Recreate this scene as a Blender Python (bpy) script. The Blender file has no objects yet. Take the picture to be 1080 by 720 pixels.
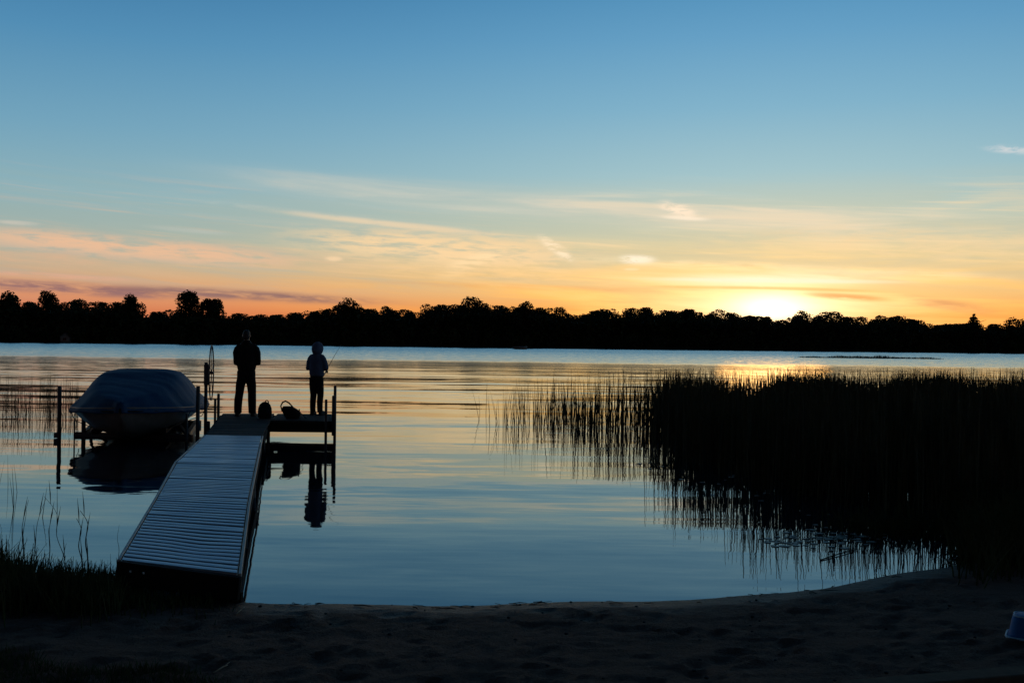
import bpy, bmesh, math, random
import numpy as np
from mathutils import Vector, Matrix, Quaternion

SC = bpy.context.scene
COL = SC.collection
R = math.radians
rng = np.random.default_rng(7)
random.seed(7)

# ------------------------------------------------------------------ camera
F = 1050.0                       # focal length in photo pixels (1080 wide)
H = 1.96                         # eye height above the water
ROLL = R(0.64)
PITCH = 1.0 / F
fwd = Vector((0, math.cos(PITCH), math.sin(PITCH)))
right0 = Vector((1, 0, 0))
up0 = right0.cross(fwd)
right = right0 * math.cos(ROLL) + up0 * math.sin(ROLL)
up = up0 * math.cos(ROLL) - right0 * math.sin(ROLL)
cam_d = bpy.data.cameras.new('camera')
cam = bpy.data.objects.new('camera', cam_d)
COL.objects.link(cam)
m = Matrix((right, up, -fwd)).transposed().to_4x4()
m.translation = (0, 0, H)
cam.matrix_world = m
cam_d.sensor_width = 36.0
cam_d.lens = 36.0 * F / 1080.0
cam_d.clip_end = 6000
cam_d.clip_start = 0.05
SC.camera = cam


def ray(px, py):
    d = fwd + right * ((px - 540) / F) + up * ((360 - py) / F)
    return d


def at(px, py, z=0.0):
    """point where the sight line through a photo pixel meets height z"""
    d = ray(px, py)
    t = (z - H) / d.z
    return Vector((d.x * t, d.y * t, z))


def atY(px, py, Y):
    d = ray(px, py)
    t = Y / d.y
    return Vector((d.x * t, Y, H + d.z * t))


# ------------------------------------------------------------------ mesh helpers
class MB:
    def __init__(s):
        s.v = []
        s.f = []

    def add(s, vs, fs):
        n = len(s.v)
        s.v += [tuple(v) for v in vs]
        s.f += [tuple(i + n for i in f) for f in fs]
        return s

    def box(s, c, size, rz=0.0, M=None):
        hx, hy, hz = size[0] / 2, size[1] / 2, size[2] / 2
        vs = [Vector((x, y, z)) for z in (-hz, hz) for y in (-hy, hy) for x in (-hx, hx)]
        Q = M if M is not None else Matrix.Rotation(rz, 3, 'Z')
        c = Vector(c)
        return s.add([Q @ v + c for v in vs],
                     [(0, 2, 3, 1), (4, 5, 7, 6), (0, 1, 5, 4), (2, 6, 7, 3), (0, 4, 6, 2), (1, 3, 7, 5)])

    def beam(s, a, b, w, h):
        """square bar from a to b"""
        a, b = Vector(a), Vector(b)
        d = b - a
        L = d.length
        y = d.normalized()
        x = y.cross(Vector((0, 0, 1)))
        if x.length < 1e-4:
            x = Vector((1, 0, 0))
        x.normalize()
        z = x.cross(y)
        return s.box((a + b) / 2, (w, L, h), M=Matrix((x, y, z)).transposed())

    def loft(s, rings, cap=True, closed=True):
        n = len(rings[0])
        k0 = len(s.v)
        for r in rings:
            s.v += [tuple(p) for p in r]
        for i in range(len(rings) - 1):
            for j in range(n if closed else n - 1):
                a = k0 + i * n + j
                b = k0 + i * n + (j + 1) % n
                s.f.append((a, b, b + n, a + n))
        if cap and closed:
            s.f.append(tuple(k0 + j for j in reversed(range(n))))
            e = k0 + (len(rings) - 1) * n
            s.f.append(tuple(e + j for j in range(n)))
        return s

    def tube(s, pts, rad, n=8, flat=None):
        pts = [Vector(p) for p in pts]
        if not hasattr(rad, '__len__'):
            rad = [rad] * len(pts)
        rings = []
        prev = None
        for i, p in enumerate(pts):
            t = (pts[min(i + 1, len(pts) - 1)] - pts[max(i - 1, 0)]).normalized()
            if prev is None:
                ref = Vector((1, 0, 0)) if abs(t.x) < 0.9 else Vector((0, 1, 0))
                x = (ref - t * ref.dot(t)).normalized()
            else:
                x = (prev - t * prev.dot(t)).normalized()
            prev = x
            y = t.cross(x)
            r = rad[i]
            rx, ry = r if hasattr(r, '__len__') else (r, r)
            rings.append([p + x * (rx * math.cos(2 * math.pi * j / n)) + y * (ry * math.sin(2 * math.pi * j / n))
                          for j in range(n)])
        return s.loft(rings)

    def ell(s, c, r, nu=16, nv=10, M=None):
        c = Vector(c)
        rings = []
        for i in range(nv + 1):
            th = math.pi * (0.02 + 0.96 * i / nv)
            ring = []
            for j in range(nu):
                a = 2 * math.pi * j / nu
                v = Vector((r[0] * math.sin(th) * math.cos(a), r[1] * math.sin(th) * math.sin(a), -r[2] * math.cos(th)))
                if M is not None:
                    v = M @ v
                ring.append(c + v)
            rings.append(ring)
        return s.loft(rings)

    def mesh(s, name):
        me = bpy.data.meshes.new(name)
        me.from_pydata(s.v, [], s.f)
        me.validate()
        me.update()
        return me


def link(name, me, mat=None, parent=None, smooth=False):
    o = bpy.data.objects.new(name, me)
    COL.objects.link(o)
    if mat is not None:
        me.materials.append(mat)
    if parent is not None:
        o.parent = parent
    if smooth:
        me.polygons.foreach_set('use_smooth', [True] * len(me.polygons))
    return o


def obj(name, mb, mat=None, parent=None, smooth=False, bevel=0.0):
    o = link(name, mb.mesh(name), mat, parent, smooth)
    if bevel:
        b = o.modifiers.new('bevel', 'BEVEL')
        b.width = bevel
        b.segments = 2
        b.limit_method = 'ANGLE'
    return o


def empty(name, loc=(0, 0, 0), rz=0.0):
    o = bpy.data.objects.new(name, None)
    COL.objects.link(o)
    o.location = loc
    o.rotation_euler = (0, 0, rz)
    o.empty_display_size = 0.2
    return o


def tag(o, label, cat, group=None, kind=None):
    o['label'] = label
    o['category'] = cat
    if group:
        o['group'] = group
    if kind:
        o['kind'] = kind
    return o


def remesh(name, mb, voxel, mat, parent, smooth_it=4, keep=True):
    """one continuous skin round overlapping shapes"""
    me = mb.mesh('tmp')
    t = bpy.data.objects.new('tmp', me)
    COL.objects.link(t)
    r = t.modifiers.new('r', 'REMESH')
    r.mode = 'VOXEL'
    r.voxel_size = voxel
    sm = t.modifiers.new('s', 'SMOOTH')
    sm.iterations = smooth_it
    sm.factor = 0.5
    dg = bpy.context.evaluated_depsgraph_get()
    out = bpy.data.meshes.new_from_object(t.evaluated_get(dg))
    out.name = name
    bpy.data.objects.remove(t)
    bpy.data.meshes.remove(me)
    out.materials.clear()
    return link(name, out, mat, parent, True)


def np_mesh(name, verts, faces, mat, smooth=False):
    """big meshes from numpy: faces (n,3) or (n,4)"""
    me = bpy.data.meshes.new(name)
    nf, k = faces.shape
    me.vertices.add(len(verts))
    me.vertices.foreach_set('co', verts.astype(np.float32).ravel())
    me.loops.add(nf * k)
    me.loops.foreach_set('vertex_index', faces.astype(np.int32).ravel())
    me.polygons.add(nf)
    me.polygons.foreach_set('loop_start', np.arange(0, nf * k, k, dtype=np.int32))
    me.polygons.foreach_set('loop_total', np.full(nf, k, dtype=np.int32))
    if smooth:
        me.polygons.foreach_set('use_smooth', np.ones(nf, dtype=bool))
    me.update(calc_edges=True)
    me.validate()
    if mat is not None:
        me.materials.append(mat)
    return me


# ------------------------------------------------------------------ node helpers
class NT:
    def __init__(s, tree):
        s.t = tree
        s.n = tree.nodes
        s.l = tree.links

    def new(s, kind, **kw):
        n = s.n.new(kind)
        for k, v in kw.items():
            setattr(n, k, v)
        return n

    def put(s, sock, val):
        if isinstance(val, bpy.types.NodeSocket):
            s.l.new(val, sock)
        else:
            if sock.type == 'RGBA' and hasattr(val, '__len__') and len(val) == 3:
                val = tuple(val) + (1.0,)
            sock.default_value = val

    def m(s, op, a, b=None, c=None, clamp=False):
        n = s.new('ShaderNodeMath', operation=op, use_clamp=clamp)
        s.put(n.inputs[0], a)
        if b is not None:
            s.put(n.inputs[1], b)
        if c is not None:
            s.put(n.inputs[2], c)
        return n.outputs[0]

    def mix(s, fac, a, b, mode='MIX'):
        n = s.new('ShaderNodeMix', data_type='RGBA', blend_type=mode)
        s.put(n.inputs[0], fac)
        s.put(n.inputs[6], a)
        s.put(n.inputs[7], b)
        return n.outputs[2]

    def xyz(s, x, y, z):
        n = s.new('ShaderNodeCombineXYZ')
        s.put(n.inputs[0], x)
        s.put(n.inputs[1], y)
        s.put(n.inputs[2], z)
        return n.outputs[0]

    def noise(s, vec, scale=1.0, detail=3.0, rough=0.5, dist=0.0, color=False):
        n = s.new('ShaderNodeTexNoise')
        s.put(n.inputs['Vector'], vec)
        n.inputs['Scale'].default_value = scale
        n.inputs['Detail'].default_value = detail
        n.inputs['Roughness'].default_value = rough
        n.inputs['Distortion'].default_value = dist
        return n.outputs['Color' if color else 'Fac']

    def ramp(s, fac, stops, interp='LINEAR'):
        n = s.new('ShaderNodeValToRGB')
        cr = n.color_ramp
        cr.interpolation = interp
        while len(cr.elements) < len(stops):
            cr.elements.new(0.5)
        for e, (p, c) in zip(cr.elements, stops):
            e.position = p
            if not hasattr(c, '__len__'):
                c = (c, c, c)
            e.color = tuple(c) + (1.0,)
        s.put(n.inputs[0], fac)
        return n.outputs[0]

    def maprange(s, v, a, b, c=0.0, d=1.0, smooth=False):
        n = s.new('ShaderNodeMapRange', clamp=True)
        if smooth:
            n.interpolation_type = 'SMOOTHSTEP'
        s.put(n.inputs[0], v)
        for i, q in enumerate((a, b, c, d)):
            s.put(n.inputs[i + 1], q)
        return n.outputs[0]


def material(name):
    mt = bpy.data.materials.new(name)
    mt.use_nodes = True
    nt = NT(mt.node_tree)
    b = nt.n['Principled BSDF']
    return mt, nt, b


def simple(name, col, rough=0.7, metal=0.0, var=0.25, scale=8.0, bump=0.0, bscale=40.0, spec=0.4):
    mt, nt, b = material(name)
    tc = nt.new('ShaderNodeTexCoord').outputs['Object']
    f = nt.noise(tc, scale, 5.0, 0.6)
    c1 = tuple(c * (1 - var) for c in col)
    c2 = tuple(min(1, c * (1 + var)) for c in col)
    nt.put(b.inputs['Base Color'], nt.mix(nt.maprange(f, 0.3, 0.7), c1, c2))
    nt.put(b.inputs['Roughness'], nt.maprange(f, 0.3, 0.7, max(0.02, rough - 0.08), min(1, rough + 0.08)))
    b.inputs['Metallic'].default_value = metal
    b.inputs['Specular IOR Level'].default_value = spec
    if bump:
        bn = nt.new('ShaderNodeBump')
        bn.inputs['Distance'].default_value = bump
        nt.put(bn.inputs['Height'], nt.noise(tc, bscale, 4.0, 0.6))
        nt.put(b.inputs['Normal'], bn.outputs[0])
    return mt


def lin(r, g, b):
    def f(c):
        c /= 255.0
        return c / 12.92 if c <= 0.04045 else ((c + 0.055) / 1.055) ** 2.4
    return (f(r), f(g), f(b))


# ------------------------------------------------------------------ the sky (world)
SUN_D = ray(815, 327).normalized()
SUN_AZ = math.atan2(SUN_D.x, SUN_D.y)
SUN_EL = math.asin(SUN_D.z)

world = bpy.data.worlds.new('World')
SC.world = world
world.use_nodes = True
W = NT(world.node_tree)
for n in list(W.n):
    W.n.remove(n)
wout = W.new('ShaderNodeOutputWorld')
bg = W.new('ShaderNodeBackground')
W.l.new(bg.outputs[0], wout.inputs[0])
gen = W.new('ShaderNodeTexCoord').outputs['Generated']
nrm = W.new('ShaderNodeVectorMath', operation='NORMALIZE')
W.put(nrm.inputs[0], gen)
dirv = nrm.outputs[0]
sep = W.new('ShaderNodeSeparateXYZ')
W.put(sep.inputs[0], dirv)
dx, dy, dz = sep.outputs
K = F                                                       # work in radians * 1050: about one photo pixel per unit
az = W.m('MULTIPLY', W.m('ARCTAN2', dx, dy), K)
el = W.m('MULTIPLY', W.m('ARCSINE', dz), K)
saz, sel = SUN_AZ * K, SUN_EL * K


def azel(px, py):
    d = ray(px, py).normalized()
    return math.atan2(d.x, d.y) * K, math.asin(d.z) * K


EMAX = 1650.0                                               # the zenith


def elev_ramp(stops):
    return W.ramp(W.m('DIVIDE', el, EMAX, clamp=True), [(e / EMAX, lin(*c)) for e, c in stops], 'EASE' if False else 'LINEAR')


far_ramp = elev_ramp([(0, (176, 106, 98)), (26, (208, 118, 88)), (48, (218, 152, 116)), (68, (192, 170, 144)), (95, (160, 174, 165)),
                      (140, (136, 174, 184)), (205, (110, 160, 186)), (290, (78, 138, 178)), (365, (54, 114, 160)),
                      (560, (30, 70, 106)), (800, (16, 34, 52)), (1100, (12, 20, 30)), (1650, (10, 14, 20))])
sun_ramp = elev_ramp([(0, (216, 116, 52)), (30, (246, 152, 50)), (55, (248, 192, 98)), (85, (222, 203, 150)), (125, (194, 204, 184)),
                      (175, (158, 194, 202)), (240, (126, 177, 202)), (310, (98, 158, 196)), (370, (74, 140, 184)),
                      (560, (36, 80, 116)), (800, (18, 38, 56)), (1100, (12, 20, 30)), (1650, (10, 14, 20))])
daz = W.m('SUBTRACT', az, saz)
wsun = W.m('EXPONENT', W.m('MULTIPLY', W.m('POWER', W.m('DIVIDE', W.m('ABSOLUTE', daz), 470.0), 2.0), -1.0))
base = W.mix(wsun, far_ramp, sun_ramp)

# --- clouds: soft thin streaks of the real sky, placed by direction
nz_fine = W.noise(W.xyz(W.m('MULTIPLY', az, 0.022), W.m('MULTIPLY', W.m('ADD', el, W.m('MULTIPLY', az, 0.03)), 0.15), 0.0), 1.0, 9.0, 0.64, 0.3)
nz_long = W.noise(W.xyz(W.m('MULTIPLY', az, 0.0045), W.m('MULTIPLY', W.m('ADD', el, W.m('MULTIPLY', az, 0.05)), 0.06), 3.7), 1.0, 6.0, 0.55, 0.4)
warp = W.m('MULTIPLY', W.m('SUBTRACT', W.noise(W.xyz(W.m('MULTIPLY', az, 0.012), W.m('MULTIPLY', el, 0.03), 9.1), 1.0, 4.0, 0.55), 0.5), 26.0)
elw = W.m('ADD', el, warp)

nz_puff = W.noise(W.xyz(W.m('MULTIPLY', az, 0.055), W.m('MULTIPLY', el, 0.22), 12.0), 1.0, 8.0, 0.65, 0.6)

# a broad veil of cirrus low over the lake
veil_band = W.m('MULTIPLY', W.maprange(el, 25, 75, 0, 1, True), W.maprange(el, 120, 185, 1, 0, True))
veil = W.m('MULTIPLY', W.maprange(nz_long, 0.50, 0.70, 0, 1, True), veil_band)
front = W.maprange(az, -800.0, 800.0, 0.35, 1.0)
front = W.m('MULTIPLY', front, W.maprange(W.m('ABSOLUTE', az), 1300.0, 1900.0, 1.0, 0.25))
veil_col = W.mix(wsun, lin(226, 178, 140), lin(255, 226, 176))
base = W.mix(W.m('MULTIPLY', W.m('MULTIPLY', veil, front), 0.42), base, veil_col)
base = W.mix(W.m('MULTIPLY', W.m('MULTIPLY', W.maprange(nz_long, 0.56, 0.40, 0, 1, True), veil_band), 0.34), base, W.mix(wsun, lin(150, 172, 168), lin(196, 196, 172)))


# fine combed fibres through the veil
nz_fib = W.noise(W.xyz(W.m('MULTIPLY', az, 0.007), W.m('MULTIPLY', W.m('ADD', el, W.m('MULTIPLY', az, 0.055)), 0.24), 6.3), 1.0, 8.0, 0.66, 0.25)
fib = W.m('MULTIPLY', W.maprange(nz_fib, 0.48, 0.70, 0, 1, True), W.m('MULTIPLY', W.maprange(el, 40, 80, 0, 1, True), W.maprange(el, 120, 175, 1, 0, True)))
fib = W.m('MULTIPLY', W.m('MULTIPLY', fib, W.maprange(nz_long, 0.42, 0.58, 0.15, 1.0, True)), front)
base = W.mix(W.m('MULTIPLY', fib, 0.6), base, veil_col)


def streak(px, py, hl, ht, tilt, col, amp, lo=0.38, hi=0.62, use_warp=0.5, noise=None):
    """an elongated cloud centred on a direction; tilt in photo degrees, down to the right positive"""
    global base
    a0, e0 = azel(px, py)
    cc = math.cos(a0 / K)
    hl *= cc * cc
    du = W.m('SUBTRACT', az, a0)
    dv = W.m('SUBTRACT', W.m('ADD', el, W.m('MULTIPLY', warp, 0.55 * use_warp * min(1.0, ht / 10.0))), e0)
    t = R(-tilt)
    u = W.m('ADD', W.m('MULTIPLY', du, math.cos(t)), W.m('MULTIPLY', dv, math.sin(t)))
    v = W.m('SUBTRACT', W.m('MULTIPLY', dv, math.cos(t)), W.m('MULTIPLY', du, math.sin(t)))
    q = W.m('ADD', W.m('POWER', W.m('ABSOLUTE', W.m('DIVIDE', u, hl)), 2.6), W.m('POWER', W.m('ABSOLUTE', W.m('DIVIDE', v, ht)), 2.0))
    g = W.m('EXPONENT', W.m('MULTIPLY', W.m('POWER', q, 1.5), -1.0))
    nn = W.maprange(noise if noise is not None else nz_fine, lo, hi, 0.10, 1.0, True)
    # thinner towards the edge: noise bites more where the envelope is weak
    al = W.m('MULTIPLY', W.m('MULTIPLY', g, nn), amp, clamp=True)
    base = W.mix(al, base, lin(*col))


streak(140, 262, 190, 11, 2.5, (234, 188, 152), 0.95, 0.32, 0.56)
streak(40, 272, 90, 6, 1.0, (226, 176, 140), 0.4)
streak(410, 236, 110, 3.2, 4.5, (228, 208, 176), 0.9, 0.2, 0.5, use_warp=0.15)
streak(300, 222, 90, 2.5, 4.0, (200, 200, 190), 0.35, use_warp=0.2)
streak(470, 263, 150, 17, 3.0, (250, 214, 164), 0.95, 0.34, 0.58)
streak(500, 276, 34, 8, -20, (255, 224, 176), 0.7)
streak(560, 292, 180, 8, 2.0, (250, 206, 146), 0.5)
streak(352, 273, 9, 2.5, 0.0, (246, 212, 170), 0.8, 0.34, 0.5, 0.2, nz_puff)
streak(520, 214, 250, 13, 4.0, (214, 208, 190), 0.8, 0.3, 0.65, 0.3, nz_long)
streak(800, 228, 230, 17, 4.0, (232, 216, 188), 0.8, 0.38, 0.62, 0.3, nz_long)
streak(960, 258, 200, 18, 2.0, (236, 210, 166), 0.6, 0.38, 0.62, 0.3)
streak(715, 221, 20, 6, 16, (255, 232, 204), 1.0, 0.36, 0.58, 0.5, nz_puff)
streak(722, 230, 24, 2.2, 4, (255, 236, 210), 0.8, 0.2, 0.5, 0.1)
streak(587, 262, 20, 5, 34, (255, 232, 196), 1.0, 0.38, 0.58, 0.5, nz_puff)
streak(672, 274, 18, 4.4, 2, (255, 244, 220), 1.0, 0.30, 0.5, 0.5, nz_puff)
streak(666, 284, 8, 1.5, 0, (255, 232, 190), 0.5, 0.1, 0.4, 0.1)
streak(800, 221, 32, 2.5, 6, (246, 222, 190), 0.5, 0.2, 0.6, 0.2)
streak(1066, 158, 26, 3.5, 9, (210, 214, 216), 0.8, 0.36, 0.58, 0.2, nz_puff)
streak(18, 235, 22, 2.0, 1, (212, 200, 184), 0.6, 0.2, 0.5, 0.1)
streak(200, 243, 40, 2.2, 3, (196, 196, 186), 0.4, 0.2, 0.6, 0.2)
streak(820, 283, 200, 5, 3.0, (255, 236, 190), 0.55, 0.3, 0.6, 0.2)
streak(640, 305, 230, 3, 1.0, (222, 150, 92), 0.4, 0.3, 0.6, 0.2)
streak(90, 305, 150, 6, 2.0, (142, 104, 108), 0.95, 0.3, 0.6, 0.4)
streak(270, 312, 130, 5, 2.0, (132, 100, 104), 0.95, 0.25, 0.6, 0.4)
streak(60, 291, 80, 2.5, 1.0, (236, 170, 140), 0.5, 0.3, 0.6, 0.3)
streak(900, 320, 60, 4, 3, (206, 128, 66), 0.65, 0.3, 0.6, 0.4)
streak(1000, 322, 50, 5, 10, (178, 104, 76), 0.75, 0.25, 0.6, 0.4)
streak(730, 292, 70, 2.0, 2, (230, 164, 92), 0.4, 0.3, 0.6, 0.2)

# glow of the low sun through the thin cloud
dsun_u = W.m('DIVIDE', daz, 1.0)
dsun_v = W.m('SUBTRACT', W.m('ADD', el, W.m('MULTIPLY', warp, 0.25)), sel)


def glow(su, sv, col, p=2.0, off=0.0, mod=None):
    global base
    q = W.m('ADD', W.m('POWER', W.m('ABSOLUTE', W.m('DIVIDE', dsun_u, su)), p), W.m('POWER', W.m('ABSOLUTE', W.m('DIVIDE', W.m('SUBTRACT', dsun_v, off), sv)), p))
    g = W.m('EXPONENT', W.m('MULTIPLY', q, -1.0))
    if mod is not None:
        g = W.m('MULTIPLY', g, mod)
    base = W.mix(g, base, col)


strip = W.maprange(nz_long, 0.36, 0.60, 0.30, 1.0, True)
glow(290, 44, (1.75, 0.88, 0.20), 1.6, 2, W.m('MULTIPLY', strip, 0.54))
glow(135, 30, (1.5, 0.98, 0.42), 1.6, 8, W.m('MULTIPLY', strip, 0.85))
glow(95, 6.5, (1.12, 1.00, 0.72), 2.0, 31, W.m('MULTIPLY', strip, 0.95))
glow(84, 16, (1.5, 1.15, 0.66), 1.6, 5, 0.97)
glow(34, 12, (3.0, 2.2, 1.25), 1.8, 1, 1.0)
streak(850, 305, 75, 1.8, 2, (238, 178, 96), 0.6, 0.25, 0.5, 0.3)
streak(745, 303, 60, 1.6, 1, (240, 184, 104), 0.55, 0.25, 0.5, 0.3)
streak(893, 313, 45, 3.2, 4, (222, 146, 74), 0.7, 0.25, 0.5, 0.4)
streak(815, 296, 120, 2.2, 1, (255, 246, 214), 0.7, 0.2, 0.5, 0.3)

# the half of the sky away from the sunset is much dimmer; below the horizon nothing shines
rear = W.maprange(W.m('ABSOLUTE', daz), 900.0, 2600.0, 1.0, 0.0, True)
base = W.mix(1.0, base, W.mix(rear, (0.17, 0.115, 0.105), (1.0, 1.0, 1.0)), 'MULTIPLY')
low = W.maprange(el, -40.0, 0.0, 0.05, 1.0)
base = W.mix(1.0, base, low, 'MULTIPLY')

nish = W.new('ShaderNodeTexSky', sky_type='NISHITA')
nish.sun_disc = False
nish.sun_elevation = SUN_EL
nish.sun_rotation = SUN_AZ
nish.air_density = 1.0
nish.dust_density = 0.6
base = W.mix(0.003, base, nish.outputs[0], 'ADD')
W.put(bg.inputs[0], base)
bg.inputs[1].default_value = 1.0
world.cycles.sampling_method = 'NONE'

sun_d = bpy.data.lights.new('sun', 'SUN')
sun_d.energy = 0.036
sun_d.angle = R(6.5)
sun_d.color = (1.0, 0.40, 0.06)
sun = bpy.data.objects.new('sun', sun_d)
COL.objects.link(sun)
sun.rotation_euler = SUN_D.to_track_quat('Z', 'Y').to_euler()
sun.location = SUN_D * 50

# ------------------------------------------------------------------ ground: one sheet from the beach under the lake to the far shore
SHX = [-400, -60, -30, -14, -8, -5, -3, -1.7, -0.5, 0.3, 1.0, 1.6, 2.2, 3.0, 3.9, 5.0, 7.0, 12, 30, 60, 400]
SHY = [-20, 8, 8.2, 8.0, 7.8, 7.6, 7.5, 7.45, 7.42, 7.45, 7.58, 7.72, 7.95, 8.35, 8.85, 9.6, 10.6, 12, 14, 8, -20]
FAR = 362.0


def ground_z(x, y):
    x = np.asarray(x, float)
    y = np.asarray(y, float)
    sy = np.interp(x, SHX, SHY) + 0.05 * np.sin(x * 1.9 + 0.6) + 0.03 * np.sin(x * 4.3)
    d = sy - y
    near = np.where(d > 0, 0.35 * (1 - np.exp(-d * 0.30)), np.maximum(-1.8, d * 0.10))
    far = np.where(y > FAR, np.minimum(7.0, (y - FAR) * 0.11), -9)
    return np.maximum(near, far)


def axis(parts):
    a = []
    for lo, hi, st in parts:
        a += list(np.arange(lo, hi, st))
    return np.array(sorted(set(np.round(a, 4))))


gx = axis([(-1600, -100, 120), (-100, -12, 6), (-12, -5, 0.25), (-5, 5.5, 0.05), (5.5, 14, 0.25), (14, 100, 6), (100, 1601, 120)])
gy = axis([(-60, 2, 2), (2, 4.4, 0.15), (4.4, 9.2, 0.045), (9.2, 14, 0.3), (14, 60, 3), (60, 340, 20), (340, 400, 4), (400, 2001, 200)])
X, Y = np.meshgrid(gx, gy)
Z = ground_z(X, Y)
# trampled sand: footprints and soft hummocks, only where the beach is
sand_mask = np.clip((np.interp(X, SHX, SHY) - Y) / 0.5, 0, 1) * (np.abs(X) < 14)
hum = np.zeros_like(Z)
for k in range(26):
    fx, fy = rng.normal(0, 4.2), rng.normal(0, 6.0)
    hum += np.sin(X * fx + Y * fy + rng.uniform(0, 6.28)) * 0.0014
for k in range(420):
    cx, cy = rng.uniform(-4.8, 5.3), rng.uniform(4.4, 8.4)
    th = rng.uniform(0, math.pi)
    a, b = rng.uniform(0.10, 0.17), rng.uniform(0.045, 0.07)
    sel_ = (np.abs(X - cx) < 0.4) & (np.abs(Y - cy) < 0.4)
    if not sel_.any():
        continue
    u = (X[sel_] - cx) * math.cos(th) + (Y[sel_] - cy) * math.sin(th)
    v = -(X[sel_] - cx) * math.sin(th) + (Y[sel_] - cy) * math.cos(th)
    q = (u / a) ** 2 + (v / b) ** 2
    hum[sel_] += -0.016 * np.exp(-q) + 0.008 * np.exp(-(np.sqrt(q) - 1.7) ** 2 * 4)
grit = rng.normal(0, 1.0, Z.shape)
grit = (grit + np.roll(grit, 1, 1) + np.roll(grit, 2, 1) + np.roll(grit, -1, 1) + 0.6 * np.roll(grit, 1, 0)) / 2.1
hum += 0.0042 * grit
Z = Z + hum * sand_mask
nx_, ny_ = len(gx), len(gy)
V = np.stack([X.ravel(), Y.ravel(), Z.ravel()], 1)
idx = np.arange(nx_ * ny_).reshape(ny_, nx_)
Fc = np.stack([idx[:-1, :-1].ravel(), idx[:-1, 1:].ravel(), idx[1:, 1:].ravel(), idx[1:, :-1].ravel()], 1)

mt, nt, b = material('sand')
pos = nt.new('ShaderNodeNewGeometry').outputs['Position']
sp = nt.new('ShaderNodeSeparateXYZ')
nt.put(sp.inputs[0], pos)
n1 = nt.noise(pos, 1.6, 6, 0.6)
n2 = nt.noise(pos, 60, 4, 0.7)
c = nt.mix(nt.maprange(n1, 0.3, 0.7), (0.090, 0.047, 0.036), (0.20, 0.106, 0.080))
c = nt.mix(nt.maprange(n2, 0.35, 0.65, 0.0, 0.7), c, (0.09, 0.050, 0.040))
wet = nt.maprange(nt.m('ADD', sp.outputs[2], nt.m('MULTIPLY', nt.m('SUBTRACT', n1, 0.5), 0.06)), 0.02, 0.07, 1.0, 0.0, True)
c = nt.mix(wet, c, (0.05, 0.032, 0.026))
farm = nt.maprange(sp.outputs[1], 200, 300)
c = nt.mix(farm, c, (0.02, 0.025, 0.012))
nt.put(b.inputs['Base Color'], c)
nt.put(b.inputs['Roughness'], nt.m('SUBTRACT', 0.95, nt.m('MULTIPLY', wet, 0.45)))
b.inputs['Specular IOR Level'].default_value = 0.25
bn = nt.new('ShaderNodeBump')
bn.inputs['Distance'].default_value = 0.07
nt.put(bn.inputs['Height'], nt.m('ADD', nt.noise(pos, 9, 6, 0.7), nt.m('MULTIPLY', n2, 0.4)))
nt.put(b.inputs['Normal'], bn.outputs[0])
ground = link('ground', np_mesh('ground', V, Fc, mt, True))
tag(ground, 'dark trampled sand beach sloping into the lake', 'beach', kind='structure')

# ------------------------------------------------------------------ the lake
mt, nt, b = material('lake_water')
pos = nt.new('ShaderNodeNewGeometry').outputs['Position']
sp = nt.new('ShaderNodeSeparateXYZ')
nt.put(sp.inputs[0], pos)
px_, py_ = sp.outputs[0], sp.outputs[1]


def wave(sx, sy, seed, detail=2.0, rough=0.5, dist=0.0):
    n = nt.new('ShaderNodeSeparateColor')
    nt.put(n.inputs[0], nt.noise(nt.xyz(nt.m('MULTIPLY', px_, sx), nt.m('MULTIPLY', py_, sy), seed), 1.0, detail, rough, dist, True))
    return nt.m('SUBTRACT', n.outputs[0], 0.5), nt.m('SUBTRACT', n.outputs[1], 0.5)


edge = nt.m('ADD', py_, nt.m('MULTIPLY', nt.m('SUBTRACT', nt.noise(nt.xyz(nt.m('MULTIPLY', px_, 0.025), nt.m('MULTIPLY', py_, 0.02), 4.0), 1.0, 4, 0.6), 0.5), 26.0))
far_chop = nt.maprange(edge, 94, 106, 0, 1, True)                       # wind-ruffled open water
mid = nt.ramp(nt.m('DIVIDE', py_, 100.0, clamp=True),
              [(0.05, 0.7), (0.18, 0.60), (0.30, 0.80), (0.45, 1.1), (0.60, 0.95), (0.75, 0.48), (0.9, 0.34)])
sw = wave(0.06, 0.50, 1.0, 3.0, 0.5, 0.4)
ln = wave(0.17, 0.95, 3.0, 2.0, 0.5, 0.2)
rp = wave(0.7, 3.2, 2.0, 3.0, 0.55, 0.3)
pt = nt.noise(nt.xyz(nt.m('MULTIPLY', px_, 0.07), nt.m('MULTIPLY', py_, 0.10), 7.0), 1.0, 4, 0.6)
patch = nt.maprange(pt, 0.42, 0.62, 0.35, 1.5, True)
ch = wave(0.8, 2.2, 5.0, 3.0, 0.6)
sy_ = nt.m('ADD', nt.m('MULTIPLY', sw[0], 0.14), nt.m('MULTIPLY', nt.m('MULTIPLY', rp[0], patch), 0.07))
sy_ = nt.m('ADD', sy_, nt.m('MULTIPLY', ln[0], 0.065))
fr_ = wave(1.6, 9.0, 8.0, 2.0, 0.5, 0.3)
sy_ = nt.m('ADD', sy_, nt.m('MULTIPLY', nt.m('MULTIPLY', fr_[0], nt.maprange(py_, 7, 22, 0.045, 0.0)), nt.maprange(pt, 0.36, 0.60, 0.2, 1.4)))
sx_ = nt.m('ADD', nt.m('MULTIPLY', sw[1], 0.012), nt.m('MULTIPLY', rp[1], 0.028))
sy_ = nt.m('MULTIPLY', sy_, mid)
sx_ = nt.m('MULTIPLY', sx_, mid)
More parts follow.
